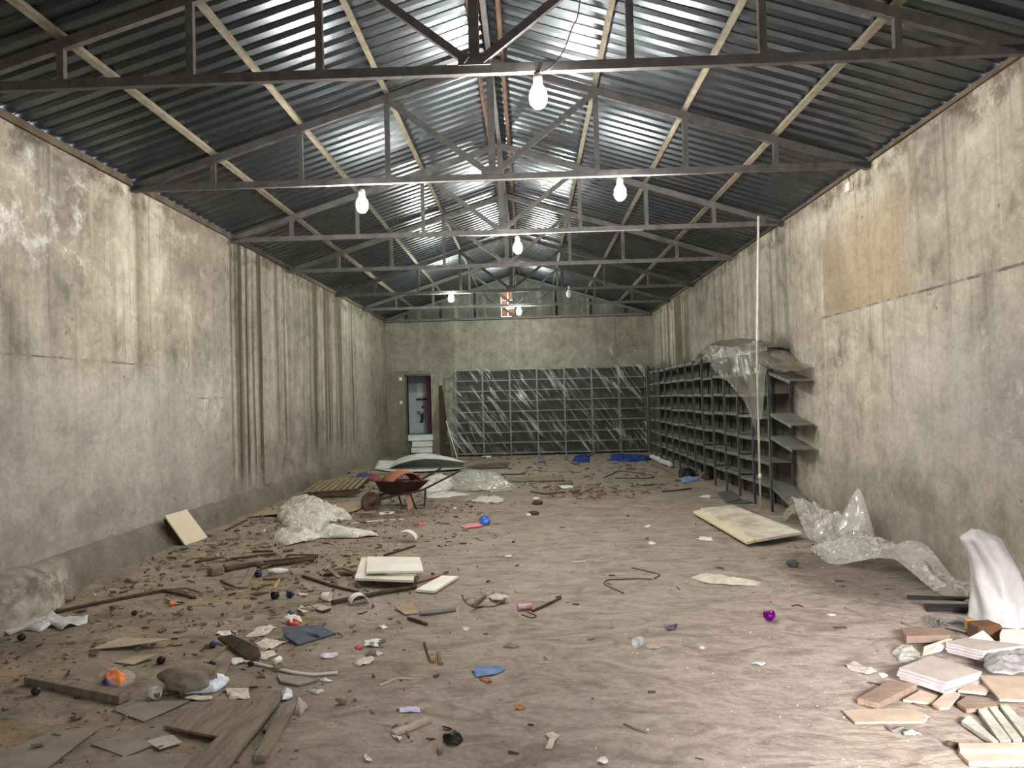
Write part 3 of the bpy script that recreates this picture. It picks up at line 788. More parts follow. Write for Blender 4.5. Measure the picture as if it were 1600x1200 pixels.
def creased_glint_film():
    m, t, bs = nt('creased_glint_film')
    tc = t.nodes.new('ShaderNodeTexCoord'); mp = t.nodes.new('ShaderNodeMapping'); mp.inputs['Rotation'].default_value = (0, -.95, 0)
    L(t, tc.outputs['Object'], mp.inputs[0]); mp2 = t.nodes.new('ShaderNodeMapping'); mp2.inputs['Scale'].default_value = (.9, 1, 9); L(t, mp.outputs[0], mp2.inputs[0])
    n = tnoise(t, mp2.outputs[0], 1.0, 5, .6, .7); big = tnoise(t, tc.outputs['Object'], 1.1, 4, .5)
    k = mth(t, 'MULTIPLY', ramp(t, n, [(.52, 0.0), (.64, 1.0)]), ramp(t, big, [(.36, .15), (.56, 1.0)]))  # slanting highlights along the creases, painted in as denser streaks
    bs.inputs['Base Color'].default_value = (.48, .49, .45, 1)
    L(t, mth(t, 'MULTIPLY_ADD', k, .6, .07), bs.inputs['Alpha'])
    bs.inputs['Roughness'].default_value = .15; bs.inputs['Specular IOR Level'].default_value = 1.0
    bump(t, bs, n, .8, .05); return m
tag(obj('plastic_film', sheet(150, 70, bf), creased_glint_film(), None, True), 'clear plastic film stretched over the front of the back wall rack', 'plastic film')
# film thrown over the near end of the right rack
def m_dusty():
    m, t, bs = nt('dusty_film')
    gm = t.nodes.new('ShaderNodeNewGeometry'); sp = t.nodes.new('ShaderNodeSeparateXYZ'); L(t, gm.outputs['True Normal'], sp.inputs[0])
    up = mth(t, 'ABSOLUTE', sp.outputs[2]); v = coord(t); n = tnoise(t, v, 5, 8, .7)
    d = mth(t, 'MULTIPLY', rng(t, up, .3, .65), ramp(t, n, [(.38, .5), (.55, 1.0)]))
    L(t, mix(t, d, (.45, .45, .40), (.13, .105, .075)), bs.inputs['Base Color'])
    L(t, mth(t, 'MULTIPLY_ADD', d, .6, .34), bs.inputs['Alpha'])
    L(t, mth(t, 'MULTIPLY_ADD', d, .6, .2), bs.inputs['Roughness'])
    bs.inputs['Specular IOR Level'].default_value = .8
    bump(t, bs, n, .3, .02)
    return m
m_df = m_dusty()
def df(u, v_):
    y = 14.3 - u * 5.0                                   # 14.3 .. 9.3
    hang = .02 + 0 * u
    K = [(0, .02), (.22, .03), (.30, .25), (.40, .38), (.5, .45), (.62, .62), (.72, .85), (.78, 1.15), (.84, .8), (.87, .15), (1, .05)]
    for (a0, h0), (a1, h1) in zip(K, K[1:]):
        if a0 <= u <= a1: hang = h0 + (h1 - h0) * (u - a0) / (a1 - a0); break
    Z = [(14.4, 2.27), (13, 2.50), (11.5, 2.36), (10.5, 2.20), (9.9, 2.02), (9.2, 1.80)]
    for (ya, za), (yb_, zb_) in zip(Z, Z[1:]):
        if yb_ <= y <= ya: zt = zb_ + (za - zb_) * (y - yb_) / (ya - yb_); break
    n = noise.noise(Vector((y * 2.2, v_ * 4, 1))); r = ridged(Vector((y, v_ * 2.0, 0)), 1.7, 4, 6)
    if v_ < .5:
        q = v_ / .5; x = XR - .03 - q * .36
        zf = max(zt - .1, 2.255) if y > 10.2 else zt - .03
        z = zt + (zf - zt) * q * q + .04 * n * (1 - q) + .03 * r
    else:
        q = (v_ - .5) / .5; x = 3.11 - .05 * r - .04 * n - .03 * math.sin(q * 3)
        zf = max(zt - .1, 2.255) if y > 10.2 else zt - .03
        z = zf + .03 * r - q * (hang + .05 + (zf - 2.2) * .4)
    return (x, y + .05 * noise.noise(Vector((y * 3, v_ * 5, 8))), z)
tag(obj('draped_film', sheet(110, 44, df), m_df, None, False), 'dusty torn plastic film draped over the near end of the right rack', 'plastic film')

# ================================================================== THINGS LEANING ON WALLS
# cream panel against the left plinth, with a dark one behind it
def lean(name, label, cat, base, top, th, mat):
    """quad board: two pixel points on the floor, two on the wall plane x"""
    A = [P(*base[0], .001), P(*base[1], .001)]; T = [PX(*top[0], top[2]), PX(*top[1], top[2])]
    nrm = (A[1] - A[0]).cross(T[0] - A[0]).normalized() * th
    bm = bmesh.new(); q = [A[0], A[1], T[1], T[0]]
    f1 = [bm.verts.new(p) for p in q]; f2 = [bm.verts.new(p + nrm * (1 if nrm.x < 0 else -1)) for p in q]
    bm.faces.new(f1); bm.faces.new(f2[::-1])
    for k in range(4): bm.faces.new((f1[k], f2[k], f2[(k + 1) % 4], f1[(k + 1) % 4]))
    return tag(obj(name, bm, mat), label, cat)
lean('cream_board', 'cream panel leaning against the foot of the left wall', 'panel', ((290, 852), (325, 840)), ((258, 806), (292, 796), -3.88), .018, m_cream)
lean('leaning_board', 'dark board standing just behind the cream panel on the left', 'board', ((266, 851), (284, 848)), ((257, 812), (272, 806), -3.93), .015, m_woodd)
# dark plank leaning by the back rack
bm = bmesh.new(); p = PY(689, 604, 21.3); q = PY(698, 714, 20.7)
b0 = [PY(689, 716, 20.75), PY(706, 716, 20.75)]; t0 = [PY(686, 603, YB - .03), PY(691, 602, YB - .03)]
for v_ in b0: v_.z = fh(v_.x, v_.y)
vs = [bm.verts.new(v_) for v_ in (b0[0], b0[1], t0[1], t0[0])] ; vs2 = [bm.verts.new(v_.co + Vector((0, -.03, 0))) for v_ in vs]
bm.faces.new(vs); bm.faces.new(vs2[::-1])
for k in range(4): bm.faces.new((vs[k], vs2[k], vs2[(k + 1) % 4], vs[(k + 1) % 4]))
tag(obj('leaning_plank', bm, M('dark_brown_plank', (.055, .036, .026), (.03, .02, .015), .9)), 'dark brown plank leaning on the back wall left of the rack', 'plank')
p = PY(698, 657, 21.0); q = PY(714, 712, 20.6)
tag(obj('thin_rod', tube(bmesh.new(), [(q.x, q.y, fh(q.x, q.y) + .01), (p.x, 20.84, p.z)], .011), m_pvc), 'thin white rod leaning at the left end of the back rack', 'rod')

# curled pale sheet in front of the steps
def curl(u, v_):
    x = -3.62 + 2.02 * u
    op = max(0, math.sin(math.pi * min(1, max(0, (u - .18) / .82)) ** .8)) * .17
    yb = 17.9 - .6 * u + .35 * math.sin(u * 3); L_ = 1.35 * (.25 + .75 * math.sin(math.pi * min(1, .12 + .8 * u)))
    # v 0 near lower edge -> back -> over the top, forward again
    if v_ < .45: q = v_ / .45; y = yb - L_ * (1 - q); z = .02 + .03 * (1 - q) * u
    elif v_ < .6: q = (v_ - .45) / .15; y = yb + .12 * math.sin(q * math.pi); z = .02 + (op + .14) * q
    else: q = (v_ - .6) / .4; y = yb - L_ * .75 * q * (1 - .45 * u); z = .16 + op - .14 * q * (1 - u) + op * .2 * math.sin(q * 3.1)
    return (x + .12 * v_ * u, y, z + fh(x, y))
o = tag(obj('curled_sheet', sheet(40, 40, curl), m_fibre, None, True), 'large pale flexible sheet curled over in front of the white steps', 'sheet')
o.modifiers.new('thickness', 'SOLIDIFY').thickness = .006

# wheelbarrow
c0 = P(612, 797)
s = thing('wheelbarrow', 'rusty dark red wheelbarrow holding a coral plastic piece', 'wheelbarrow', (c0.x, c0.y, fh(c0.x, c0.y)))
wx, wy, wz = s.location
ax = Vector((.80, .60, 0)).normalized(); sd = Vector((-ax.y, ax.x, 0))      # towards the handles
def wb(a_, s__, z_): return Vector((wx, wy, wz)) + ax * a_ + sd * s__ + Vector((0, 0, z_))
bm = bmesh.new(); rings = []
for (k, (hl, hw, z_, off)) in enumerate(((.16, .12, .23, .0), (.28, .22, .28, .02), (.40, .29, .42, .05), (.425, .31, .425, .05), (.39, .28, .415, .05), (.26, .2, .29, .02), (.15, .11, .245, 0))):
    rr = []
    for i in range(28):
        an = 2 * math.pi * i / 28; cx_, sx_ = math.cos(an), math.sin(an)
        cx_ = math.copysign(abs(cx_) ** .7, cx_); sx_ = math.copysign(abs(sx_) ** .7, sx_)
        rr.append(bm.verts.new(wb(.12 + off + hl * cx_, hw * sx_, z_ + (.03 * -cx_ if k in (2, 3, 4) else 0))))
    rings.append(rr)
for A, Bb in zip(rings, rings[1:]):
    for i in range(28): bm.faces.new((A[i], A[(i + 1) % 28], Bb[(i + 1) % 28], Bb[i]))
bm.faces.new(rings[0]); bm.faces.new(rings[-1])
obj('tray', bm, m_brownred, s, True)
wc = wb(-.33, 0, .15)
bm = bmesh.new(); lathe(bm, wc - sd * .035, [(0, .0), (.03, 0), (.03, .015), (.11, .02), (.14, .0), (.15, .02), (.15, .05), (.14, .07), (.11, .05), (.03, .055), (.03, .07), (0, .07)], 24, sd)
obj('wheel', bm, m_woodd, s, True)
for q in (-1, 1):
    obj('handle', tube(bmesh.new(), [wb(-.33, q * .06, .15), wb(-.1, q * .15, .22), wb(.4, q * .24, .28), wb(1.02, q * .29, .52)], .016), m_black, s)
    obj('leg', tube(bmesh.new(), [wb(.2, q * .2, .27), wb(.28, q * .23, .015), wb(.42, q * .23, .015), wb(.45, q * .22, .29)], .013), m_black, s)
# what lies in the wheelbarrow
def arc_piece():
    bm = bmesh.new(); rows = []
    c = wb(.16, -.02, .40)
    for i in range(25):
        an = math.pi * (.0 + 1.0 * i / 24)
        p = c + ax * (.25 * math.cos(an)) + Vector((0, 0, .16 * math.sin(an) ** 1.3 + .0))
        rows.append([bm.verts.new(p + sd * q + Vector((0, 0, z_))) for q, z_ in ((-.2, -.01), (.0, .03), (.2, -.01), (.2, -.02), (0, .02), (-.2, -.02))])
    for A, Bb in zip(rows, rows[1:]):
        for k in range(6): bm.faces.new((A[k], A[(k + 1) % 6], Bb[(k + 1) % 6], Bb[k]))
    bm.faces.new(rows[0]); bm.faces.new(rows[-1]); return bm
tag(obj('coral_hood', arc_piece(), m_coral, None, True), 'coral coloured curved plastic piece lying in the wheelbarrow', 'plastic piece')
q0 = P(642, 796, .02); q1 = PY(633, 752, q0.y + .12)
tag(obj('pink_strip', beam(bmesh.new(), q0, q1, .07, .03, Vector((0, 1, 0))), M('dull_pink', (.42, .24, .21), (.3, .16, .14), .7)), 'dull pink strip propped against the right side of the wheelbarrow', 'strip')
q0 = P(598, 780)
tag(obj('bucket', lathe(bmesh.new(), (q0.x, q0.y + .25, q0.z + .002), [(0, 0), (.1, 0), (.13, .2), (.125, .2), (.095, .01), (0, .01)], 20), M('grey_bucket', (.30, .31, .29), None, .6), None, True), 'dull grey bucket standing beneath the wheelbarrow tray', 'bucket')

# pallet
s = thing('wooden_pallet', 'old slatted wooden pallet lying by the left wall', 'pallet', P(520, 770))
PA, PB, PD = P(474, 779), P(560, 777), P(577, 758)
eu = (PB - PA); ev = (PD - PB); eu.z = ev.z = 0; zb = max(PA.z, PB.z) + .002
m_pal = M('pallet_wood', (.33, .26, .15), (.19, .14, .085), .9, 0, 7)
for k in range(3):
    a0 = PA + ev * (.04 + .44 * k) ; obj('runner', beam(bmesh.new(), (a0.x, a0.y, zb + .045), (a0.x + eu.x, a0.y + eu.y, zb + .045), .09, .085), m_woodd, s)
for k in range(9):
    a0 = PA + eu * (.03 + .115 * k); obj('slat', beam(bmesh.new(), (a0.x, a0.y - .02, zb + .10), (a0.x + ev.x, a0.y + ev.y, zb + .10 + .01 * random.random()), .062, .018), m_pal, s)

# ================================================================== PANELS, BOARDS AND SHEETS ON THE DIRT
G1 = 'white boards stacked on the middle floor'
slab('white_board', 'largest white board, lowest of the three stacked in mid floor', 'board', [(565, 871), (652, 874), (646, 908), (554, 903)], .022, m_white, .055, group=G1)
slab('white_board', 'narrow white board showing between the stacked pair in mid floor', 'board', [(603, 876), (654, 877), (650, 897), (604, 896)], .018, m_white, .08, group=G1)
slab('white_board', 'white board lying on top of the stack in mid floor', 'board', [(574, 870), (656, 872), (662, 893), (572, 893)], .02, m_white, .1, group=G1)
slab('white_plank', 'short white plank lying to the right of the stacked white boards', 'plank', [(690, 900), (717, 901), (679, 924), (649, 921)], .022, m_white, .004)
s = thing('door_panel', 'soiled white door panel lying flat on the floor before the right rack', 'door panel', P(1170, 815))
slab('panel_face', None, None, [(1095, 794), (1145, 789), (1253, 832), (1184, 843)], .03, m_dirtywhite, .05, parent=s)
slab('edge_rail', None, None, [(1083, 799), (1095, 796), (1183, 843), (1167, 847)], .03, m_cream, .03, parent=s)
slab('hinge_block', None, None, [(1099, 799), (1120, 797), (1124, 803), (1108, 806)], .02, m_woodp, .035, parent=s)
slab('hinge_block', None, None, [(1133, 818), (1152, 814), (1158, 820), (1141, 824)], .02, m_woodp, .035, parent=s)
slab('offcut_and_shade', 'grey metal sheet lying at the foot of the right rack', 'metal sheet', [(1120, 770), (1142, 765), (1158, 779), (1135, 786)], .006, M('grey_sheet_metal', (.19, .21, .22), None, .5, .4), lifts=[.03, .03, .01, .005])
slab('offcut_and_shade', 'thin dark slab standing in for the shadow right of the grey sheet', 'metal sheet', [(1138, 786), (1158, 780), (1176, 784), (1160, 787)], .006, m_rack, lifts=[.005, .02, .02, .005])  # dark slab added in place of the grey sheet's shadow
slab('squared_timber', 'squared old timber lying alone at the lower left', 'timber', [(37, 1058), (50, 1055), (205, 1081), (186, 1089)], .045, m_woodg)
slab('cardboard_piece', 'long pointed tan cardboard piece above the lower left timber', 'cardboard', [(138, 1015), (187, 996), (268, 998), (240, 1003), (190, 1010)], .005, m_cardl, lifts=[.005, .015, .045, .04, .02])
slab('cardboard_piece', 'short pointed tan cardboard piece just below the long one', 'cardboard', [(178, 1034), (210, 1026), (248, 1021), (208, 1038)], .005, m_cardl, lifts=[.005, .01, .03, .005])
slab('grey_sheet', 'dusty grey sheet with torn edge right of the squared timber', 'sheet', [(178, 1110), (200, 1104), (222, 1098), (296, 1096), (280, 1104), (262, 1112), (225, 1127)], .004, m_grey, .002)
slab('plywood_sheet', 'dusty plywood with a broken splintered edge at lower left', 'plywood', [(255, 1133), (290, 1113), (330, 1095), (396, 1096), (384, 1112), (360, 1141), (346, 1153), (300, 1144)], .014, m_woodg, .012)
slab('grey_sheet', 'dusty grey sheet below the broken plywood, pale scrap on it', 'sheet', [(142, 1163), (180, 1150), (246, 1136), (266, 1147), (240, 1165), (195, 1182)], .004, m_grey, .002)
slab('paper_scrap', 'pale lilac paper lying on the dusty sheet at lower left', 'paper', [(229, 1158), (255, 1150), (270, 1148), (285, 1160), (249, 1171)], .002, M('pale_lilac_paper', (.5, .44, .40), (.4, .34, .3)), .009)
slab('grey_sheet', 'dusty sheet at the far lower left, running out of frame', 'sheet', [(-25, 1185), (40, 1160), (90, 1138), (156, 1140), (120, 1166), (70, 1205), (-20, 1220)], .004, m_grey, .002)
slab('grey_sheet', 'dusty sheet at the bottom edge, left of the long planks', 'sheet', [(192, 1181), (250, 1182), (300, 1186), (280, 1222), (150, 1222)], .004, m_grey, .002)
slab('long_plank', 'wide weathered plank running to the bottom edge at lower left', 'plank', [(399, 1097), (415, 1092), (430, 1079), (439, 1081), (437, 1094), (412, 1125), (352, 1200), (336, 1222), (262, 1222), (330, 1160)], .022, m_woodg, .02)
slab('long_plank', 'narrow weathered plank right of the wide one at lower left', 'plank', [(441, 1098), (458, 1096), (462, 1100), (416, 1181), (396, 1180)], .03, m_woodg, .002)
slab('blue_grey_tile', 'dark blue grey tile with a brown edge among the papers', 'tile', [(441, 979), (500, 977), (525, 989), (466, 1007), (443, 991)], .012, m_slate, lifts=[.06, .02, .0, .0, .03])
slab('stone_slab', 'thin flat grey slab below the bent white pipe', 'slab', [(432, 1054), (470, 1056), (498, 1060), (484, 1066), (466, 1070), (438, 1065)], .01, M('flat_grey_stone', (.30, .27, .22), (.22, .19, .155)), .002)
slab('charred_board', 'dark half rotten board beside the crumpled newspapers', 'board', [(340, 995), (362, 991), (385, 1001), (404, 1012), (408, 1022), (388, 1030)], .02, m_woodd, lifts=[.01, .05, .05, .05, .01, .005])
slab('wooden_lath', 'grey brown slat end lying beside the boulder', 'slat', [(352, 1026), (362, 1028), (350, 1055), (334, 1053)], .025, m_woodg, .004)
slab('cardboard_piece', 'torn tan cardboard lying behind the red and white carton', 'cardboard', [(477, 948), (495, 943), (520, 948), (503, 954), (490, 951)], .004, m_cardl, lifts=[.005, .02, .01, .02, .005])
slab('cardboard_piece', 'tan cardboard piece beside the grey strip in mid floor', 'cardboard', [(615, 947), (646, 942), (653, 958), (633, 960)], .004, m_card, lifts=[.02, .03, .005, .005])
slab('grey_strip', 'grey wooden strip lying below the short white plank', 'strip', [(655, 955), (700, 950), (712, 948), (713, 952), (680, 957), (657, 959)], .014, M('blue_grey_wood', (.22, .21, .20), None), .004)
slab('plywood_sheet', 'tan plywood sheet left of the wheelbarrow', 'plywood', [(497, 801), (507, 789), (575, 781), (560, 796), (516, 806)], .015, m_card, lifts=[.01, .02, .03, .02, .01])
slab('plywood_sheet', 'thin tan sheet by the left wall behind the white plastic', 'plywood', [(386, 807), (405, 799), (432, 792), (440, 806)], .012, m_card, .006)
slab('plywood_sheet', 'narrow tan board lying just left of the wheelbarrow wheel', 'plywood', [(556, 801), (568, 795), (590, 793), (586, 801)], .02, m_card, .004)
slab('red_sheet', 'flat pinkish red plastic sheet lying in mid floor', 'plastic sheet', [(719, 822), (734, 818), (752, 816), (766, 818), (748, 823), (728, 826)], .006, m_pink, .004)
slab('pale_board', 'long pale board lying in front of the back rack', 'board', [(716, 733), (780, 734), (824, 736), (812, 740), (735, 741)], .015, m_grey, .01)
slab('flat_frame', 'long thin wooden frame lying on the floor near the back', 'frame', [(790, 747), (880, 744), (882, 751), (792, 752)], .012, m_wood, .006)
slab('dark_board', 'dark board lying just before the back rack posts', 'board', [(731, 728), (760, 725), (796, 722), (792, 730), (745, 732)], .02, m_woodd, .006)
# right pile
slab('timber_block', 'purplish brown timber block behind the tile stacks', 'timber', [(1407, 981), (1475, 980), (1485, 993), (1416, 994)], .045, m_woodr, .02)
slab('timber_block', 'reddish brown timber lying front left of the tile stack', 'timber', [(1339, 1091), (1390, 1064), (1433, 1070), (1373, 1099)], .03, m_woodr, .008)
slab('thin_plank', 'flat pale plank lying below the reddish timber', 'plank', [(1316, 1111), (1370, 1109), (1430, 1108), (1449, 1122), (1442, 1127), (1336, 1130)], .010, m_cardl, .006)
slab('broken_slat', 'pale split wood piece just below the lower tile stack', 'wood piece', [(1411, 1093), (1438, 1079), (1466, 1088), (1457, 1098)], .012, m_woodp, .006)
slab('broken_slat', 'pale slat with a rounded end below the tile stack corner', 'wood piece', [(1457, 1100), (1480, 1082), (1500, 1085), (1483, 1105), (1468, 1106)], .012, m_woodp, .02)
slab('broken_slat', 'pale split piece between tile stack and cardboard', 'wood piece', [(1497, 1079), (1517, 1066), (1546, 1075), (1540, 1083)], .012, m_woodp, .04)
slab('broken_slat', 'splintered dark and pale wood under the cardboard edge', 'wood piece', [(1495, 1098), (1510, 1088), (1552, 1090), (1560, 1104), (1510, 1108)], .02, m_woodr, .01)
slab('cardboard_sheet', 'large tan cardboard at the right edge beside the tiles', 'cardboard', [(1530, 1055), (1612, 1058), (1620, 1094), (1562, 1092)], .012, m_cardl, .06)
slab('leaning_scrap', 'pale torn board between the two tile stacks', 'board', [(1442, 1022), (1444, 1010), (1480, 998), (1488, 998), (1470, 1016)], .008, m_paper, lifts=[.04, .05, .09, .09, .05])
slab('white_tile', 'white triangular corner of tile behind the upper stack', 'tile', [(1505, 1001), (1536, 985), (1556, 1003)], .01, m_foam, lifts=[.06, .13, .06])
slab('foam_block', 'white foam block at the right edge under the white bag', 'foam block', [(1562, 990), (1566, 983), (1612, 983), (1615, 1000), (1562, 1003)], .05, m_foam, .03)
slab('bottom_board', 'pale pink board at the lower right corner, upper of two', 'board', [(1497, 1161), (1615, 1162), (1615, 1172), (1500, 1170)], .03, m_woodp, .012)
slab('bottom_board', 'reddish board at the lower right corner, lower of two', 'board', [(1497, 1173), (1620, 1173), (1622, 1192), (1514, 1191)], .02, m_woodp, .004)
GS = 'limewashed slats at the right edge'
for lb, ol in (('leftmost flat limewashed slat at the right edge', [(1502, 1127), (1514, 1118), (1560, 1158), (1551, 1159)]), ('second limewashed slat from the left at the right edge', [(1528, 1110), (1541, 1107), (1580, 1156), (1562, 1158)]),
               ('third limewashed slat from the left at the right edge', [(1545, 1106), (1556, 1104), (1597, 1154), (1583, 1157)]), ('rightmost limewashed slat, running out of the right edge', [(1562, 1102), (1574, 1100), (1618, 1148), (1602, 1154)])):
    slab('limewashed_slat', lb, 'slat', ol, .02, m_slat, .008, group=GS)
# tile stacks
def tile_stack(out, n, z0, labels, cat, group, jit, mats=None):
    for k in range(n):
        j = [(random.uniform(-jit, jit), random.uniform(-jit, jit) * .5) for _ in range(1)][0] if k < n - 1 else (0, 0)
        zt = z0 + k * .0155
        # every tile sits under the one above: shift the outline down in space, not in the picture
        top = [P(px, py, z0 + (n - 1) * .0155 + .014) for (px, py) in out]
        bm = bmesh.new(); zz = max(p.z for p in top) - (n - 1 - k) * .0155
        tv = [bm.verts.new((p.x + j[0], p.y + j[1], zz)) for p in top]; bv = [bm.verts.new((p.x + j[0], p.y + j[1], zz - .0135)) for p in top]
        bm.faces.new(tv); bm.faces.new(bv[::-1])
        m_ = len(tv)
        for i in range(m_): bm.faces.new((tv[i], bv[i], bv[(i + 1) % m_], tv[(i + 1) % m_]))
        o = tag(obj('ceramic_tile', bm, m_tile), labels[k], cat, group)
        o.data.materials.append(m_tileedge)
        for f in o.data.polygons:
            if abs(f.normal.z) < .5: f.material_index = 1
tile_stack([(1405, 1044), (1455, 1024), (1534, 1049), (1477, 1067)], 4, .035,
    ['grey tile at the bottom of the lower right stack', 'second grey tile up in the lower right stack', 'third grey tile up in the lower right stack', 'grey tile topmost in the lower right stack'], 'tile', 'tiles in the lower stack', .012)
tile_stack([(1478, 1004), (1510, 996), (1606, 1008), (1536, 1018)], 4, .045,
    ['grey tile at the bottom of the stack at the right edge', 'second grey tile up in the stack at the right edge', 'third grey tile up in the stack at the right edge', 'grey tile topmost in the stack at the right edge'], 'tile', 'tiles in the upper stack', .012)
bar('black_plank', 'long black plank under the sheeting at lower right', 'plank', (1417, 933), (1518, 936), .06, .02, m_black, .03, .05)
bar('black_plank', 'shorter black plank just below the long black one', 'plank', (1445, 949), (1532, 950), .09, .03, m_black, .004, .02)
bar('brown_lath', 'brown lath slanting down behind the white bag', 'lath', (1518, 927), (1575, 948), .07, .02, m_wood, .08, .03)
bar('pale_lath', 'pale lath lying under the brown one by the white bag', 'lath', (1512, 938), (1572, 958), .08, .02, m_woodp, .05, .02)
bar('timber_end', 'orange brown timber stump beside the cable coil', 'timber', (1520, 986), (1556, 984), .12, .10, M('orange_brown_wood', (.16, .08, .035), (.07, .04, .02)))
bar('yellow_offcut', 'yellowish wood offcut standing left of the orange brown stump', 'wood offcut', (1514, 976), (1520, 980), .06, .09, M('yellow_wood', (.55, .36, .12), (.42, .26, .1)))
# cable coil
cc = P(1495, 980)
pts = [cc + Vector((math.cos(k * .45) * (.05 + .001 * k) * (1.3 + .2 * math.sin(k * .13)), math.sin(k * .45) * (.07 + .0013 * k), .012 + .03 * (k / 95) * abs(math.sin(k * .9)))) for k in range(95)]
pts += [P(1470, 972, .01), P(1452, 978, .012), P(1440, 972, .02), P(1425, 977, .012), P(1408, 973, .008)]
tag(obj('cable_coil', tube(bmesh.new(), pts, .0055, 6), m_rubber, None, True), 'grey tangled coil of cable beside the orange brown stump', 'cable')
tag(obj('rubber_strips', tube(bmesh.new(), smoothcurve([P(1387, 1136, .01), P(1396, 1142, .012), P(1410, 1137, .02), P(1422, 1142, .02), P(1412, 1146, .01), P(1428, 1147, .008)]), .008, 6), m_rubber, None, True), 'grey twisted rubber strip below the flat pale plank', 'strip')

# ================================================================== PLASTIC HEAPS
pk = PX(1356, 750, 3.42)
crumple('plastic_heap', 'clear plastic sheet heaped by the right wall, its peak against the wall', 'plastic sheet', [(1222, 809), (1240, 806), (1262, 817), (1300, 834), (1340, 851), (1376, 866), (1350, 870), (1310, 862), (1270, 847), (1236, 828)], .36, m_film, 3, 26, 1.9, .01,
        peaks=[(3.42, pk.y, .72, .42), (pk.x - .45, pk.y + .9, .42, .55)], sub=9, smooth=False)
crumple('plastic_heap', 'clear plastic sheet spread low along the foot of the right wall', 'plastic sheet', [(1268, 862), (1290, 850), (1350, 859), (1400, 878), (1450, 898), (1500, 921), (1545, 941), (1500, 939), (1440, 919), (1400, 903), (1340, 889), (1300, 881)], .26, m_film, 8, 28, 1.7, .01, sub=8,
        peaks=[(3.35, 6.6, .26, .7)], smooth=False)
crumple('plastic_heap', 'milky crumpled plastic heap in front of the left plywood', 'plastic sheet', [(437, 800), (455, 782), (478, 781), (505, 788), (512, 796), (545, 806), (548, 812), (515, 815), (505, 826), (470, 826), (440, 822), (432, 812)], .24, m_film2, 5, 24, 3.0, .02, sub=8)
crumple('plastic_heap', 'flatter milky plastic trailing below the left crumpled heap', 'plastic sheet', [(421, 846), (432, 833), (470, 826), (510, 826), (555, 829), (590, 838), (560, 842), (500, 842), (478, 848), (445, 855)], .15, m_film2, 6, 20, 3.2, .02, sub=8)
crumple('plastic_heap', 'yellowish white plastic crumpled right of the wheelbarrow', 'plastic sheet', [(644, 770), (650, 758), (676, 752), (690, 745), (706, 752), (712, 760), (700, 768), (670, 774)], .2, m_film2, 9, 18, 3, .02, sub=8)
crumple('plastic_heap', 'clear plastic spread on the floor in front of the back rack', 'plastic sheet', [(694, 760), (702, 748), (730, 741), (765, 741), (786, 748), (800, 758), (812, 766), (780, 768), (740, 768), (710, 766)], .22, m_film, 4, 20, 4, .02, sub=8)
crumple('white_debris', 'pile of broken white flakes in the middle distance', 'rubble', [(738, 783), (748, 777), (775, 776), (789, 780), (786, 786), (755, 787)], .05, m_paper, 11, 12, 14, .02)
crumple('milky_strip', 'low strip of dirty white plastic right of the crumpled heaps', 'plastic sheet', [(660, 776), (690, 770), (720, 771), (735, 774), (700, 778), (672, 780)], .05, m_film2, 12, 10, 9, .01)
crumple('plastic_strip', 'narrow crumpled strip of dirty plastic on the middle right floor', 'plastic sheet', [(1080, 903), (1098, 897), (1120, 900), (1150, 905), (1190, 911), (1185, 916), (1140, 916), (1100, 911)], .035, m_paper, 13, 10, 14, .01)
crumple('grey_film', 'grey crumpled film left of the tile stack', 'plastic sheet', [(1392, 1022), (1405, 1016), (1430, 1018), (1442, 1030), (1430, 1040), (1405, 1036)], .07, m_film, 14, 10, 10, .01)
crumple('bubble_wrap', 'grey crumpled wrap hanging over the right edge tile stack', 'plastic wrap', [(1536, 1040), (1545, 1024), (1580, 1020), (1612, 1018), (1618, 1050), (1580, 1058), (1550, 1055)], .05, M('grey_wrap', (.42, .40, .42), (.28, .27, .28), .4, alpha=.8, spec=.7), 15, 12, 10, .01, lift=.07)
# tall white bag at the right edge
def bag(u, v_):
    an = 2 * math.pi * u; z = .62 * v_ + .02
    r = .18 * (1 - .42 * v_) * (1 + .10 * ridged(Vector((math.cos(an) * .8, math.sin(an) * .8, v_ * 1.2)), 2.2, 3, 5) + .18 * noise.noise(Vector((math.cos(an) * 1.6, math.sin(an) * 1.6, v_ * 2.5))) + .07 * math.sin(an * 7 + v_ * 5))
    if v_ > .9: r *= 1 - (v_ - .9) * 8
    p = P(1600, 985)
    return (p.x - .04 + r * math.cos(an) - .16 * v_ ** 2, p.y + .15 + r * .9 * math.sin(an), p.z + z)
o = tag(obj('white_bag', sheet(60, 30, bag), m_filmw, None, True), 'upright crumpled white plastic bag at the right edge', 'bag')
crumple('white_bag', 'long flattened white plastic bag at the foot of the left wall', 'bag', [(2, 992), (12, 975), (50, 968), (78, 963), (92, 966), (112, 971), (122, 965), (136, 969), (134, 975), (97, 986), (80, 980), (62, 989), (38, 986), (18, 993)], .05, m_filmw, 16, 12, 9, .03, sub=6)
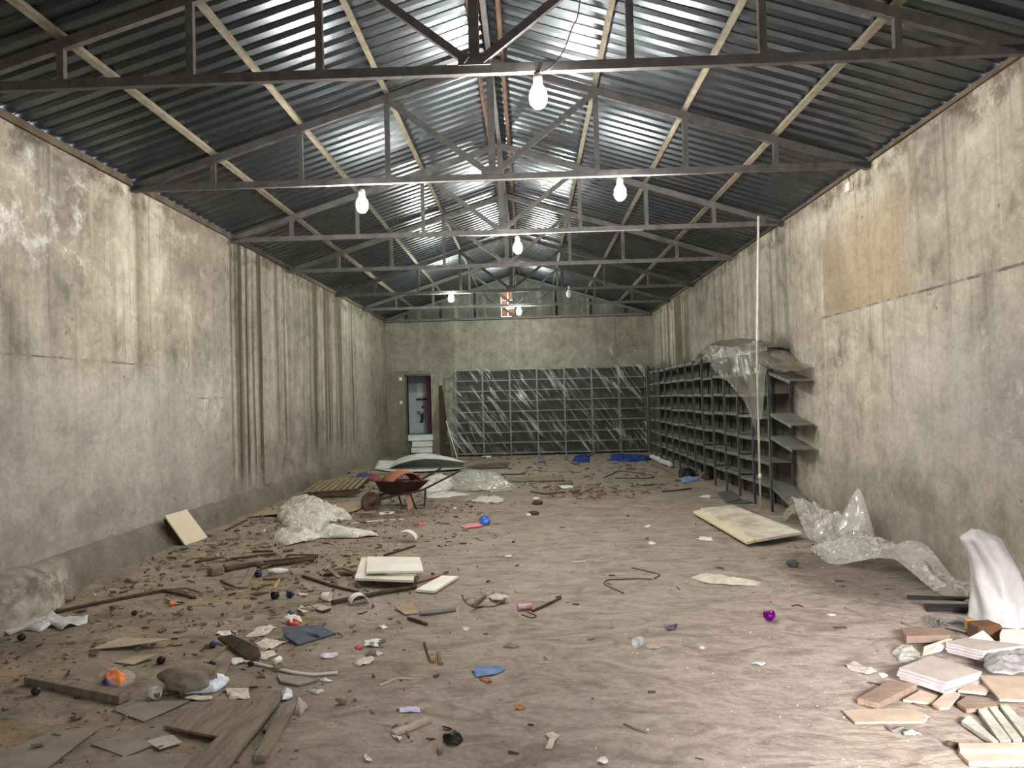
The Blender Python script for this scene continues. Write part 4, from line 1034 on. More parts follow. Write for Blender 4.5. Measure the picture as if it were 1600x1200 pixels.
# blue sheets far back
crumple('blue_tarpaulin', 'blue tarpaulin crumpled on the floor by the far right corner', 'tarpaulin', [(952, 718), (958, 711), (985, 713), (1016, 714), (1016, 720), (985, 722), (962, 722)], .12, m_blue, 17, 12, 5, .02)
crumple('blue_tarpaulin', 'blue plastic crumpled before the middle of the back rack', 'tarpaulin', [(893, 721), (900, 713), (910, 709), (924, 710), (920, 716), (922, 723), (905, 723)], .08, m_blue, 18, 10, 6, .02)
crumple('blue_tarpaulin', 'small dark blue piece left of the other blue plastic', 'tarpaulin', [(836, 727), (842, 722), (852, 722), (852, 727)], .06, M('dark_blue_cloth', (.03, .05, .22), None), 19, 8, 7, .02)
crumple('blue_bag', 'blue crumpled plastic standing on the red sheet', 'bag', [(748, 818), (749, 812), (756, 809), (766, 813), (765, 819), (756, 821)], .085, M('bright_blue', (.03, .16, .62), (.02, .08, .4), .4), 20, 10, 12, .02, power=.9, lift=.008)
crumple('blue_cloth', 'dark blue cloth bundle left of the curled sheet', 'cloth', [(553, 752), (558, 744), (570, 742), (582, 746), (574, 752)], .12, M('navy_cloth', (.05, .06, .2), None), 21, 8, 6, .02)
crumple('red_cloth', 'dull red cloth beside the navy bundle near the curled sheet', 'cloth', [(570, 749), (578, 742), (590, 743), (596, 749), (583, 753)], .09, M('dull_red', (.26, .06, .07), None), 22, 8, 6, .02)
crumple('dark_clothes', 'heap of black clothes at the foot of the right rack', 'clothes', [(1056, 741), (1062, 735), (1080, 734), (1090, 742), (1080, 748), (1064, 748)], .12, m_black, 23, 10, 5, .02)
crumple('blue_cloth', 'pale blue cloth lying in front of the black clothes', 'cloth', [(1060, 749), (1070, 746), (1086, 747), (1094, 750), (1080, 753), (1066, 753)], .05, m_ltblue, 24, 8, 8, .02)
crumple('red_cloth', 'dark red cloth under the lowest board of the right rack', 'cloth', [(1095, 748), (1100, 741), (1113, 740), (1118, 746), (1108, 750)], .09, M('dark_red', (.10, .03, .04), None), 25, 8, 6, .02)
crumple('blue_rag', 'blue rag lying alone in the middle foreground', 'rag', [(737, 1050), (743, 1046), (753, 1044), (770, 1045), (788, 1044), (789, 1048), (776, 1054), (765, 1058), (744, 1059)], .03, m_ltblue, 26, 10, 16, .01)
crumple('black_bag', 'small crumpled black plastic bag at the bottom middle', 'bag', [(692, 1157), (700, 1150), (715, 1150), (723, 1157), (716, 1165), (700, 1166)], .05, m_black, 27, 12, 18, .015)
crumple('rag_heap', 'tangle of pale rags right of the short white plank', 'rags', [(722, 930), (745, 925), (770, 923), (796, 928), (790, 938), (775, 948), (745, 950), (728, 944)], .045, M('dirty_rag', (.42, .36, .30), (.16, .12, .09), scale=22), 28, 14, 16, .01)
crumple('white_rag', 'twisted white rag lying on the rag tangle', 'rag', [(762, 932), (775, 929), (790, 932), (797, 934), (785, 938), (768, 938)], .02, m_paper, 29, 8, 18, .01, lift=.035)

# ================================================================== PAPERS AND SMALL LITTER
PAPERS = [
 ('newspaper', 'cream newspaper sheet, upper of the three beside the dark tile', 'newspaper', [(384, 995), (404, 981), (420, 978), (433, 981), (412, 995)], m_paper),
 ('newspaper', 'largest cream newspaper sheet, touching the dark tile', 'newspaper', [(397, 1007), (412, 1001), (427, 1001), (456, 1000), (437, 1010), (414, 1017)], m_paper),
 ('newspaper', 'cream newspaper sheet, lower of the three beside the dark tile', 'newspaper', [(398, 1020), (427, 1017), (432, 1024), (414, 1032), (397, 1028)], m_paper),
 ('white_packet', 'white packet at the left end of the bent white pipe', 'packet', [(356, 1034), (363, 1029), (381, 1029), (379, 1038), (366, 1040)], m_paperw),
 ('paper_scrap', 'crumpled white paper at the end of the charred board', 'paper', [(335, 992), (342, 987), (372, 987), (371, 992), (352, 995)], m_paperw),
 ('folded_paper', 'folded cream paper below the blue and white bag', 'paper', [(352, 1077), (385, 1076), (391, 1093), (357, 1094)], m_paper),
 ('paper_scrap', 'long white scrap under the blue and white bag', 'paper', [(287, 1091), (305, 1087), (332, 1090), (330, 1095), (300, 1096)], m_paper),
 ('paper_scrap', 'white square paper with a dark mark in the centre foreground', 'paper', [(570, 1001), (596, 1000), (591, 1012), (569, 1011)], m_paperw),
 ('paper_scrap', 'crumpled grey white paper below the marked square one', 'paper', [(550, 1036), (569, 1028), (584, 1028), (583, 1036), (562, 1042)], m_paper),
 ('paper_scrap', 'thin pale scrap between the two white papers', 'paper', [(584, 1021), (590, 1019), (601, 1022), (590, 1026)], m_paper),
 ('red_scrap', 'orange red scrap touching the marked white paper', 'scrap', [(554, 1012), (560, 1009), (569, 1010), (566, 1015), (556, 1015)], m_red),
 ('lilac_wrapper', 'lilac and white wrapper right of the newspapers', 'wrapper', [(500, 1025), (512, 1022), (528, 1021), (529, 1026), (505, 1031)], m_lilac),
 ('shiny_wrapper', 'shiny white wrapper above the wooden stake', 'wrapper', [(625, 1108), (640, 1105), (658, 1110), (656, 1114), (626, 1114)], m_lilac),
 ('torn_paper', 'torn white paper beside the tan cardboard near the carton', 'paper', [(462, 954), (470, 949), (478, 949), (485, 955), (474, 958)], m_paper),
 ('pink_chip', 'pale pink flake right of the thin grey slab', 'scrap', [(499, 1064), (508, 1062), (520, 1065), (512, 1067)], m_paperw),
 ('paper_scrap', 'pale blue white scrap alone on the right floor', 'paper', [(1173, 1038), (1182, 1035), (1197, 1037), (1190, 1041), (1176, 1041)], M('pale_blue_scrap', (.62, .74, .84), None)),
 ('torn_carton', 'torn cream carton next to the clear cup', 'carton', [(1009, 1012), (1014, 1004), (1030, 1003), (1031, 1013), (1018, 1015)], m_cardl),
 ('tape_strip', 'twisted white tape near the bottom edge', 'tape', [(851, 1149), (862, 1144), (876, 1150), (868, 1158), (862, 1172), (852, 1172), (858, 1158)], m_paper),
 ('paper_scrap', 'pinkish white crumpled scrap at the bottom edge', 'paper', [(932, 1192), (938, 1185), (946, 1184), (951, 1191), (942, 1197)], m_paperw),
 ('grey_flake', 'flat grey green flake right of the bent stick', 'scrap', [(784, 1011), (796, 1007), (813, 1010), (802, 1013)], m_grey),
 ('grey_flake', 'long grey flake left of the reddish timber at lower right', 'scrap', [(1315, 1039), (1330, 1036), (1355, 1043), (1372, 1050), (1352, 1055), (1330, 1048)], m_tile),
 ('white_scrap', 'white scrap at the right end of the grey flake, lower right', 'scrap', [(1372, 1053), (1382, 1053), (1388, 1058), (1378, 1060)], m_paperw),
 ('white_scrap', 'white scrap on dark soil, near the spread plastic on the right', 'scrap', [(1292, 961), (1300, 960), (1307, 962), (1300, 964)], m_paperw),
 ('white_scrap', 'small white rag in front of the white door panel', 'scrap', [(1088, 843), (1098, 839), (1112, 841), (1114, 845), (1100, 846)], m_paperw),
 ('white_scrap', 'small white scrap in mid floor, midway to the right rack', 'scrap', [(1012, 849), (1018, 847), (1025, 850), (1018, 852)], m_paperw),
 ('white_scrap', 'pale scrap beyond the small white one on the middle floor', 'scrap', [(1006, 823), (1012, 821), (1018, 822), (1012, 825)], m_paperw),
 ('white_scrap', 'white scrap below the grey metal sheet by the right rack', 'scrap', [(1092, 778), (1098, 774), (1112, 775), (1108, 779)], m_paperw),
 ('white_scrap', 'bright white folded paper before the back rack, on a black scrap', 'paper', [(872, 761), (882, 758), (896, 759), (894, 763), (880, 764)], m_foam),
 ('black_scrap', 'black scrap behind the bright white paper near the back', 'scrap', [(874, 757), (884, 754), (897, 756), (896, 759), (880, 760)], m_black),
 ('white_scrap', 'white flat scrap right under the edge of the back rack', 'scrap', [(752, 713), (768, 712), (768, 715), (753, 715)], m_paperw),
 ('white_strip', 'thin white strip in front of the wheelbarrow', 'strip', [(592, 801), (615, 800), (616, 803), (594, 805)], m_foam),
 ('red_packet', 'red and white packet right of the white string', 'packet', [(644, 819), (650, 816), (667, 817), (665, 821), (650, 822)], m_red),
 ('red_scrap', 'small red scrap beside the left crumpled plastic', 'scrap', [(433, 829), (438, 827), (444, 829), (438, 831)], m_red),
 ('white_scrap', 'small white scrap left of the red scrap near plastic heap', 'scrap', [(408, 831), (414, 828), (423, 827), (418, 830)], m_paperw),
 ('white_scrap', 'white scrap left of the black round cup, near the sticks', 'scrap', [(462, 929), (470, 926), (480, 927), (480, 930), (468, 931)], m_paper),
 ('white_scrap', 'bright white scrap in mid floor above the papers', 'scrap', [(592, 980), (600, 977), (606, 981), (598, 984)], m_paperw),
 ('white_scrap', 'small white scrap right of the grey sheet at lower left', 'scrap', [(721, 985), (728, 981), (735, 983), (728, 987)], m_paper),
 ('white_scrap', 'white flake above the clear cup on the right floor', 'scrap', [(1092, 1013), (1098, 1011), (1102, 1014), (1096, 1015)], m_paperw),
 ('white_scrap', 'white scrap just below the wooden stake', 'scrap', [(612, 1151), (618, 1150), (628, 1157), (624, 1160)], m_paperw),
 ('white_scrap', 'white scrap at the bottom edge left of the black bag', 'scrap', [(567, 1186), (572, 1183), (576, 1188), (582, 1191), (572, 1192)], m_paperw),
 ('orange_leaf', 'orange brown leaf right of the black bag', 'leaf', [(803, 1108), (812, 1101), (822, 1106), (812, 1111)], m_leaf),
 ('brown_wrapper', 'reddish brown scraps just below the blue rag', 'scrap', [(748, 1062), (758, 1059), (770, 1065), (760, 1068)], m_leaf),
 ('purple_shard', 'dark purple plastic shard left of the purple ball', 'shard', [(1038, 981), (1048, 979), (1059, 976), (1054, 985), (1042, 986)], M('dark_violet_plastic', (.07, .04, .16), (.03, .02, .08), .4)),
 ('white_scrap', 'large white flake lying by the flat pale plank, right end', 'scrap', [(1438, 1120), (1446, 1119), (1451, 1122), (1444, 1125)], m_foam),
 ('white_scrap', 'white flake below the twisted rubber strip', 'scrap', [(1421, 1148), (1432, 1147), (1440, 1150), (1428, 1152)], m_foam),
]
for k, (nm, lb, ct, ol, mt) in enumerate(PAPERS):
    crumple(nm, lb, ct, ol, .012, mt, 40 + k, 5, 20, .012, sub=4, smooth=False, th=.001, base=.003)
m_ink = M('faded_ink', (.18, .2, .22), (.35, .35, .33), scale=60)
p = P(582, 1006, .02); tag(obj('ink_patch', slab_bm([(577, 1003), (585, 1003), (584, 1008), (577, 1007)], .001, .019), m_ink), 'dark smudged label stuck on the white square paper', 'label')
crumple('blue_white_bag', 'blue and white plastic bag beside the boulder', 'bag', [(287, 1086), (300, 1077), (320, 1068), (343, 1061), (358, 1064), (352, 1074), (335, 1083), (315, 1084)], .06, M('blue_white_film', (.80, .85, .92), (.40, .58, .85), .4, scale=9), 90, 14, 10, .02)
crumple('blue_white_bag', 'pale blue plastic scrap at the top end of the long planks', 'bag', [(440, 1084), (447, 1080), (457, 1084), (457, 1091), (441, 1098)], .04, M('pale_blue_film', (.75, .82, .92), None, .4), 91, 8, 14, .02)
crumple('pink_film', 'crumpled pinkish clear film right of the narrow plank', 'plastic film', [(459, 1104), (465, 1096), (477, 1101), (482, 1108), (470, 1120), (460, 1116)], .04, M('pinkish_film', (.55, .42, .38), None, .3, alpha=.6), 92, 8, 14, .02)
crumple('glassy_scrap', 'small clear plastic piece right of the thin slab', 'plastic piece', [(483, 1083), (488, 1078), (504, 1077), (508, 1081), (496, 1086)], .02, m_glass, 93, 7, 14, .01)
# orange parcel in clear film
s = thing('wrapped_package', 'bright orange item in clear film beside the squared timber', 'package', P(182, 1066))
crumple('orange_core', None, None, [(158, 1067), (168, 1057), (196, 1056), (200, 1063), (190, 1073), (166, 1072)], .07, m_orange, 94, 10, 12, .01, parent=s)
crumple('clear_film', None, None, [(148, 1066), (155, 1053), (180, 1051), (212, 1055), (208, 1068), (188, 1076), (164, 1074)], .05, M('thin_clear_wrap', (.85, .85, .85), (.7, .7, .7), .1, 0, 12, alpha=.16, spec=1, bmp=.6), 95, 10, 12, .02, parent=s)
crumple('blue_corner', None, None, [(160, 1069), (163, 1066), (170, 1067), (168, 1071)], .03, m_blue, 96, 5, 20, .01, parent=s, lift=.02)
# red and white carton
s = thing('red_white_carton', 'crushed red and white carton behind the dark tile', 'carton', P(458, 974))
crumple('white_flap', None, None, [(438, 972), (445, 965), (468, 966), (472, 973), (455, 978)], .05, m_paperw, 97, 6, 14, .02, parent=s, smooth=False)
crumple('red_panel', None, None, [(447, 975), (450, 970), (470, 973), (466, 979), (452, 979)], .04, m_red, 98, 6, 14, .02, parent=s, smooth=False)
crumple('dark_lid', None, None, [(447, 962), (452, 957), (460, 961), (456, 966)], .04, M('navy_print', (.06, .06, .16), None), 99, 6, 20, .02, parent=s, lift=.02)
# crushed can
c_ = P(820, 954); bm = bmesh.new(); lathe(bm, c_ + Vector((-.055, .0, .024)), [(0, 0), (.02, 0), (.026, .01), (.022, .05), (.026, .1), (.02, .11), (0, .11)], 14, (1, .2, 0))
tag(obj('drink_can', bm, M('red_blue_can', (.62, .12, .10), (.55, .6, .75), .35, .4, 16), None, True), 'crushed red and silver drink can beside a thin stick', 'can')
# cups, balls, lids
m_navyp = M('navy_plastic', (.035, .045, .11), None, .5)
cup('plastic_cup', 'black plastic cup lying open among the sticks and litter', 'cup', (430, 936), .032, .05, -2.4, m_black)
cup('plastic_cup', 'dark blue plastic cup right of the black one', 'cup', (454, 934), .028, .045, -1.9, m_navyp)
cup('plastic_cup', 'small dark cup by the end of the fallen sticks', 'cup', (404, 902), .028, .05, -2.0, m_navyp)
cup('plastic_cup', 'cream cup lying left of the curved white shell', 'cup', (510, 939), .036, .07, -.3, m_foam)
cup('plastic_cup', 'clear plastic cup lying beside the torn cream carton', 'cup', (998, 1010), .032, .07, -2.2, m_glass)
cup('plastic_cup', 'clear plastic tub right of the squared timber', 'cup', (241, 1092), .035, .05, -.4, m_glass)
cup('plastic_cup', 'white cup behind the bent white pipe', 'cup', (433, 1038), .022, .05, 1.2, m_foam)
for pc, r, mt, lb, nm, ct in [
  ((34, 1001), .028, m_black, 'black round ball below the flattened white bag, far left', 'black_ball', 'ball'), ((210, 962), .023, m_black, 'black round ball on the dirt left of the orange dot', 'black_ball', 'ball'),
  ((56, 1086), .024, m_black, 'black lump below the squared timber at far left', 'black_ball', 'ball'), ((252, 1037), .026, m_black, 'black ball with dry leaves above the wrapped orange item', 'black_ball', 'ball'),
  ((331, 1043), .022, m_black, 'black ball between boulder and wood slat', 'black_ball', 'ball'), ((392, 1041), .018, m_black, 'small black ball under the bent white pipe', 'black_ball', 'ball'),
  ((333, 1012), .024, m_navyp, 'dark blue ball left of the charred board', 'blue_ball', 'ball'), ((268, 947), .022, m_orange, 'small bright orange ball on the left dirt', 'orange_ball', 'ball'),
  ((346, 893), .022, m_foam, 'small white ball by the brown wood block', 'white_ball', 'ball'), ((711, 797), .025, m_foam, 'small white ball on the floor right of the wheelbarrow', 'white_ball', 'ball')]:
    lump(nm, lb, ct, pc, r, r, r * .95, mt, 1, .06, 2, 3, .04)
s = thing('purple_ball', 'shiny purple heart shaped ball alone on the right floor', 'ball', P(1202, 970))
c_ = P(1202, 970); bm = bmesh.new(); bmesh.ops.create_uvsphere(bm, u_segments=28, v_segments=18, radius=.043)
for v_ in bm.verts:
    d = math.exp(-((v_.co.x / .018) ** 2 + ((v_.co.z - .043) / .022) ** 2)); v_.co.z -= .02 * d
    if v_.co.z < 0: v_.co.x *= 1 - .35 * (v_.co.z / .043) ** 2
    v_.co += c_ + Vector((0, 0, .042))
obj('foil_shell', bm, m_purple, s, True)
obj('dimple', lathe(bmesh.new(), c_ + Vector((-.012, -.037, .055)), [(0, .004), (.008, .003), (.012, -.004)], 10, (-.2, -1, .3)), m_black, s, True)
# curved white pieces
def shell(px, py, r, w, ang, a0, a1):
    c = P(px, py); bm = bmesh.new(); d = Vector((math.cos(ang), math.sin(ang), 0)); n_ = Vector((-d.y, d.x, 0)); rows = []
    for i in range(15):
        t_ = a0 + (a1 - a0) * i / 14
        rows.append([bm.verts.new(c + d * (rr * math.cos(t_)) + n_ * q + Vector((0, 0, rr * math.sin(t_) + .002))) for rr, q in ((r, -w / 2), (r, w / 2), (r - .004, w / 2), (r - .004, -w / 2))])
    for A, Bb in zip(rows, rows[1:]):
        for k in range(4): bm.faces.new((A[k], A[(k + 1) % 4], Bb[(k + 1) % 4], Bb[k]))
    bm.faces.new(rows[0]); bm.faces.new(rows[-1]); return bm
tag(obj('curved_shell', shell(560, 943, .075, .10, .5, .1, 2.9), m_foam, None, True), 'white curved shell with a dark hollow, right of the cream cup', 'shell')
tag(obj('curved_shell', shell(635, 847, .13, .12, -.1, .25, 2.9), m_foam, None, True), 'white curved shard on the floor behind the stacked white boards', 'shell')
lump('foam_stick', 'short white foam roll lying by the sticks', 'foam', (434, 896), .10, .035, .03, m_foam, 2, .12, 3)
lump('boulder', 'dusty brown boulder left of the blue and white bag', 'boulder', (297, 1076), .15, .11, .075, m_stone, 11, .42, 2.2, 4, .3)
lump('stone', 'small brown stone by the foot of the left plinth', 'stone', (100, 940), .07, .05, .035, m_stone, 6, .3, 3)
lump('dark_lump', 'dark grey lump on damp soil below the spread plastic', 'lump', (1239, 886), .05, .04, .04, M('dark_grey_lump', (.10, .10, .105), None), 7, .3, 3)
lump('rubble', 'dark dirt clod with white top in mid floor, left of two', 'clod', (834, 804), .07, .05, .03, m_woodd, 9, .3, 3)
lump('rubble', 'brown clod beside the farther white flake in mid floor', 'clod', (840, 788), .08, .05, .035, m_woodd, 10, .3, 3)
lump('white_crumb', 'small white and blue crumb left of the dark clod', 'crumb', (826, 807), .035, .03, .025, m_foam, 11, .3, 3)
lump('white_crumb', 'white lump capping the farther brown clod', 'crumb', (838, 785), .05, .03, .02, m_foam, 12, .3, 3, lift=.045)
# spoon
s = thing('plastic_spoon', 'white plastic spoon lying alone in mid floor', 'spoon', P(795, 871))
c_ = P(795, 871); bm = bmesh.new(); bmesh.ops.create_uvsphere(bm, u_segments=16, v_segments=8, radius=1)
for v_ in bm.verts: v_.co = c_ + Vector((v_.co.x * .04, v_.co.y * .028, .012 + v_.co.z * .011))
obj('bowl', bm, m_foam, s, True)
obj('handle', beam(bmesh.new(), c_ + Vector((-.035, 0, .012)), P(774, 869, .008), .012, .005), M('dirty_handle', (.22, .19, .16), None), s)

# ------------------------------------------------------------------ sticks
m_wire = M('rusty_wire', (.14, .11, .09), None)
ST = [
 ('wooden_pole', 'longest dark pole lying across the left stick pile', 'pole', [(401, 885), (445, 880), (491, 875)], .022, m_woodd, .0),
 ('wooden_pole', 'dark pole whose thick end lies left in the stick pile', 'pole', [(352, 890), (380, 885), (406, 880)], .025, m_woodd, .0),
 ('thin_stick', 'thin stick along the far side of the left stick pile', 'stick', [(412, 878), (460, 873), (497, 870)], .014, m_woodd, .012),
 ('thin_stick', 'short dark stick lying alone behind the left stick pile', 'stick', [(394, 862), (427, 861)], .012, m_woodd, 0),
 ('thin_stick', 'slanting stick at the back of the left stick pile', 'stick', [(358, 874), (395, 869), (431, 865)], .013, m_woodd, 0),
 ('thin_stick', 'thin stick at the right end of the left stick pile', 'stick', [(449, 867), (497, 867)], .008, m_woodd, 0),
 ('thin_stick', 'stick behind the brown block, below the cream panel', 'stick', [(305, 879), (344, 871)], .013, m_woodd, 0),
 ('thin_stick', 'stick joining the brown block to the stick pile', 'stick', [(348, 885), (390, 880)], .018, m_wood, 0),
 ('thin_stick', 'long thin stick slanting towards the stacked white boards', 'stick', [(473, 900), (515, 914), (560, 925)], .012, m_woodd, 0),
 ('long_lath', 'long dark lath running below the stacked white boards', 'lath', [(519, 942), (580, 929), (650, 917)], .018, m_woodd, 0),
 ('thin_stick', 'short brown stick behind the stacked white boards', 'stick', [(600, 868), (648, 853)], .012, m_woodd, 0),
 ('thin_stick', 'thin dark stick pointing right from the drink can', 'stick', [(832, 955), (876, 934)], .009, m_woodd, 0),
 ('thin_stick', 'long thin stick along the foot of the left wall', 'stick', [(84, 957), (150, 943), (210, 931), (262, 922)], .014, m_woodd, 0),
 ('thin_stick', 'pair end stick at the right of the long left wall stick', 'stick', [(253, 922), (285, 929), (305, 934)], .012, m_woodd, 0),
 ('thin_stick', 'curved dry stem just above the orange ball', 'stick', [(262, 922), (290, 919), (312, 925)], .009, m_wood, .01),
 ('thin_stick', 'stick leaning between left wall and the tan sheet', 'stick', [(352, 829), (386, 812)], .013, m_woodd, 0),
 ('white_string', 'white string trailing right from the milky plastic', 'string', [(547, 818), (575, 815), (600, 813), (631, 811)], .006, m_foam, 0),
 ('white_stick', 'short white stick alone in mid floor', 'stick', [(892, 879), (916, 877)], .007, m_foam, 0),
 ('red_edged_stick', 'thin stick with a reddish edge beside the short white plank', 'stick', [(651, 911), (691, 899)], .009, M('reddish', (.36, .10, .09), None), 0),
 ('brown_stick', 'brown stick crossing the pale rags', 'stick', [(739, 947), (758, 930)], .014, m_wood, .03),
 ('rotten_wood', 'short dark rotten wood below the grey strip', 'wood piece', [(637, 966), (652, 970), (667, 975)], .012, m_woodd, 0),
 ('bent_stick', 'bent stick standing over an orange scrap in centre foreground', 'stick', [(663, 1004), (668, 1022), (673, 1033)], .007, m_woodd, 0),
 ('thin_stick', 'thin dark stick right of the plastic near the wheelbarrow', 'stick', [(683, 816), (702, 819)], .008, m_woodd, 0),
 ('grey_tube', 'upper grey tube at the far right corner of the floor', 'tube', [(1017, 714), (1031, 719)], .06, m_fibre, 0),
 ('grey_tube', 'lower grey tube at the foot of the far right rack', 'tube', [(1033, 721), (1048, 727)], .06, m_fibre, 0),
 ('pale_batten', 'long pale batten slanting along the foot of the right rack', 'batten', [(1017, 724), (1036, 732), (1054, 741)], .02, m_purl, 0),
 ('thin_stick', 'thin dark stick crossing the floor before the wood scraps at right', 'stick', [(1035, 768), (1060, 766), (1080, 763)], .012, m_woodd, 0),
 ('thin_stick', 'thin stick in the far middle floor behind the leaves', 'stick', [(830, 768), (850, 772), (884, 769)], .012, m_woodd, 0),
 ('thin_stick', 'fine twig right of the clear cup in the foreground', 'twig', [(975, 1131), (990, 1138), (1010, 1145)], .005, m_wood, 0),
 ('thin_stick', 'small dark twig in the right foreground, upper', 'twig', [(1012, 1081), (1024, 1081)], .005, m_woodd, 0),
 ('thin_stick', 'short curved twig above the purple ball', 'twig', [(1237, 947), (1246, 945), (1254, 948)], .005, m_woodd, 0),
 ('thin_stick', 'short twig left of the tile stacks on the floor', 'twig', [(1303, 981), (1322, 980)], .006, m_woodd, 0),
 ('thin_stick', 'brown splinter lying below the split wood at lower right', 'twig', [(1425, 1098), (1456, 1109)], .005, m_wood, 0),
 ('dark_wood', 'dark wood splinter poking from the lower right boards', 'wood piece', [(1478, 1162), (1498, 1165)], .012, m_woodd, 0),
 ('thin_stick', 'dark stick in the far right floor near the black clothes', 'stick', [(986, 760), (1010, 758), (1040, 757)], .014, m_woodd, 0),
]
for (nm, lb, ct, pts, r, mt, lf) in ST: stick(nm, lb, ct, pts, r, mt, lf)
bar('wood_block', 'brown wooden block at the left end of the stick pile', 'wood block', (327, 894), (346, 890), .09, .08, m_wood)
bar('wooden_lath', 'grey slat pointing down from the stick pile', 'slat', (396, 888), (381, 918), .06, .02, m_woodg, .02, .004)
bar('wooden_lath', 'short dark slat left of the downward grey one', 'slat', (348, 906), (376, 918), .06, .02, m_wood, .01, 0)
bar('thin_lath', 'brown lath lying under the white foam roll', 'lath', (412, 904), (447, 903), .05, .02, m_wood)
bar('yellow_stick', 'short yellow stick below the white foam roll', 'stick', (437, 905), (429, 919), .02, .015, M('yellowish_stick', (.50, .38, .2), None))
bar('wooden_stake', 'short wooden stake lying near the bottom middle', 'stake', (614, 1146), (671, 1124), .045, .018, m_woodp)
bar('thin_strip', 'narrow tan strip lying above the wooden stake, left half', 'strip', (593, 1071), (623, 1059), .022, .006, m_woodp)
bar('thin_strip', 'narrow tan strip above the wooden stake, right half', 'strip', (624, 1060), (647, 1061), .022, .006, m_woodp)
bar('orange_offcut', 'small orange wood offcut at the foot of the bent stick', 'wood offcut', (672, 1032), (680, 1034), .02, .015, m_leaf)
bar('wood_peg', 'short upright brown peg beside the orange offcut', 'peg', (685, 1020), (688, 1037), .022, .018, m_wood)
bar('weathered_slat', 'weathered slat leading from charred board to boulder', 'slat', (350, 1012), (322, 1037), .03, .02, m_woodg)
for a_, b_, w_, l_, lb in (((508, 892), (556, 884), .05, .03, 'upper'), ((506, 898), (552, 897), .06, .0, 'lower'), ((514, 889), (530, 903), .04, .05, 'crossing'), ((540, 888), (556, 894), .05, .05, 'short')):
    bar('wood_scrap', lb + ' brown wood scrap in the pile left of the white boards', 'wood scrap', a_, b_, w_, .018, m_wood if lb != 'lower' else m_woodd, l_, l_, 'wood scraps left of the white boards')
for a_, b_, lb in (((990, 759), (1030, 762), 'longest'), ((1020, 756), (1058, 759), 'farthest'), ((1012, 764), (1040, 766), 'nearest')):
    bar('bark_strip', lb + ' brown bark strip on the far right floor', 'bark strip', a_, b_, .10, .02, m_woodg, 0, 0, 'bark strips near the right rack')
# wires
def wire(lb, pts, r, mt, nm='wire'): tag(obj(nm, tube(bmesh.new(), smoothcurve([P(a_, b_, r + .001) for a_, b_ in pts], 6), r, 6), mt, None, True), lb, nm.replace('_', ' '))
wire('bent brown wire looping back on the middle floor, lower', [(975, 927), (955, 918), (944, 912), (950, 906), (969, 905), (1000, 904), (1019, 905)], .005, m_wire)
wire('brown wire above the looping one on the middle floor', [(987, 887), (1005, 891), (1022, 895), (1031, 898), (1022, 904)], .005, m_wire)
wire('bent white pipe lying from the white packet to the right', [(381, 1033), (405, 1038), (438, 1046), (460, 1051), (484, 1054), (505, 1053), (527, 1051)], .009, m_pvc, 'bent_pipe')
wire('long bent metal strip outlining a loop on the far floor', [(943, 746), (955, 741), (968, 736), (990, 738), (1020, 743), (1010, 747), (961, 747)], .012, m_wire, 'metal_strip')
wire('short curved dark wire by the centre rags', [(824, 956), (838, 962), (830, 965), (815, 960)], .004, m_wire)

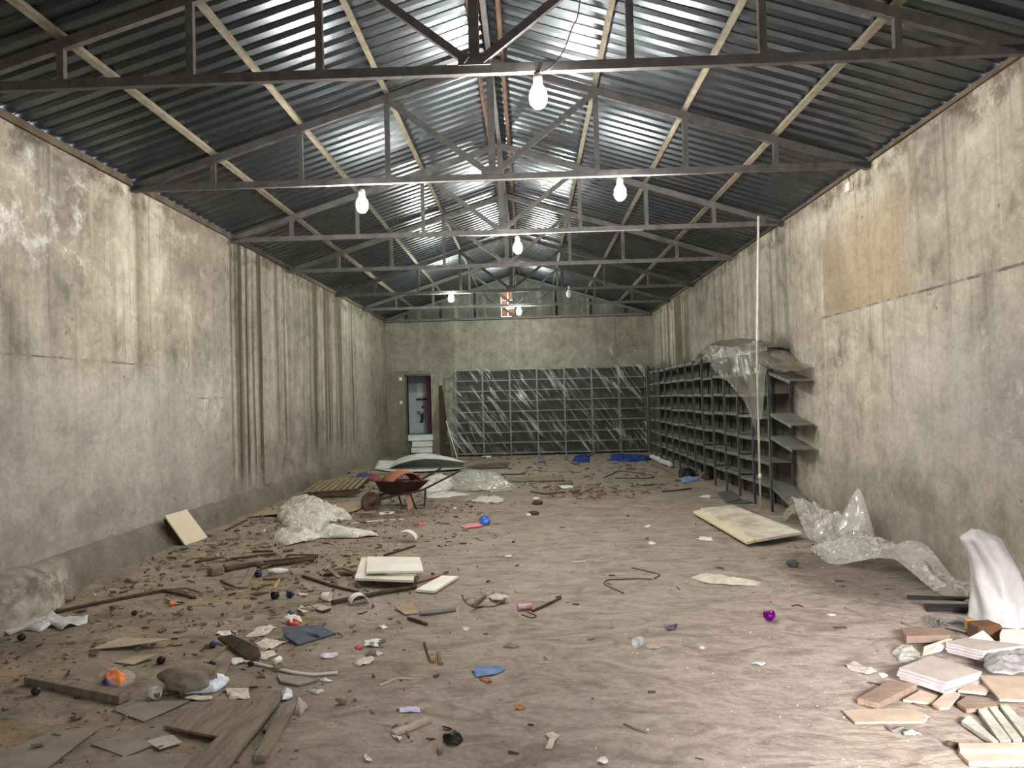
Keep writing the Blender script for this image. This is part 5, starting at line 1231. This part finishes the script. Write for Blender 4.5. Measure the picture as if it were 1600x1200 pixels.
# ------------------------------------------------------------------ uncountable litter
def chips(name, label, n, region, mat, s0, s1, seed, dens=None, flat=.25, long=3.2):
    random.seed(seed); bm = bmesh.new(); k = 0
    while k < n:
        x = random.uniform(region[0], region[1]); y = random.uniform(region[2], region[3])
        if dens and random.random() > dens(x, y): continue
        k += 1
        s_ = (s0 * .6 + (s1 * 1.25 - s0 * .6) * random.random() ** 3) * (.75 + .03 * y); an = random.uniform(0, 6.28); l_ = s_ * random.uniform(1, long)
        c = Vector((x, y, fh(x, y) + .001)); d = Vector((math.cos(an), math.sin(an), 0)); e = Vector((-d.y, d.x, 0)); t_ = s_ * flat
        q = [(-l_, -s_ * random.uniform(-.2, 1)), (l_ * random.uniform(.2, 1), -s_ * random.uniform(-.1, 1)), (l_, s_ * random.uniform(.2, 1)), (-l_ * random.uniform(-.3, 1), s_ * random.uniform(.3, 1))]
        tl_ = random.uniform(0, .5) * s_
        tv = [bm.verts.new(c + d * u_ * .5 + e * w_ * .5 + Vector((0, 0, t_ + (tl_ if i < 2 else 0)))) for i, (u_, w_) in enumerate(q)]
        bv = [bm.verts.new(v_.co - Vector((0, 0, t_))) for v_ in tv]
        bm.faces.new(tv)
        for i in range(4): bm.faces.new((tv[i], bv[i], bv[(i + 1) % 4], tv[(i + 1) % 4]))
    return tag(obj(name, bm, mat), label, 'litter', None, 'stuff')
dl = lambda x, y: (.05 + .95 * (1 / (1 + math.exp((x + 1.3) * 2)))) * (1.2 if y < 12 else .8)
chips('wood_chips', 'dark wood chips and bark crumbs strewn over the dirt, densest at left', 1500, (-3.9, 3.3, 3.0, 18), m_woodd, .008, .03, 11, dl)
chips('dirt_crumbs', 'brown dirt crumbs and splinters strewn over the dirt floor', 1500, (-3.9, 3.3, 3.0, 18), m_wood, .006, .024, 12, dl)
chips('clods', 'grey brown clods of soil strewn over the left floor', 900, (-3.8, -.4, 3.0, 12), m_stone, .02, .05, 13, dl, .35, 1.4)
chips('pale_flakes', 'pale paper and plaster flakes scattered over the floor', 800, (-3.9, 3.3, 3.0, 18), m_paper, .004, .013, 14, lambda x, y: .5)
chips('white_flakes', 'tiny white flakes scattered over the right foreground floor', 420, (.2, 3.0, 2.9, 5.2), m_foam, .003, .010, 15, None, .2, 1.6)
rc_ = P(920, 772)
chips('dry_leaves', 'bed of brown and orange dry leaves in the middle distance', 260, (rc_.x - .9, rc_.x + 1.0, rc_.y - .7, rc_.y + 1.2), M('brown_leaves', (.26, .15, .07), (.12, .07, .04)), .015, .04, 16, lambda x, y: math.exp(-((x - rc_.x) ** 2 * 3 + (y - rc_.y) ** 2 * 2)))
chips('panel_rubble', 'grey rubble crumbs at the foot of the cream panel', 150, (-3.9, -2.9, 7.2, 8.9), m_grey, .02, .06, 17)
chips('bark_scraps', 'curled bark and wood scraps strewn over the left half of the floor', 200, (-3.8, -1.5, 4.6, 11), m_woodg, .02, .055, 21, None, .2, 3)
chips('far_rubble', 'brown debris strewn before the back rack', 800, (-3.3, 2.9, 13, 20.6), m_woodg, .015, .06, 18)
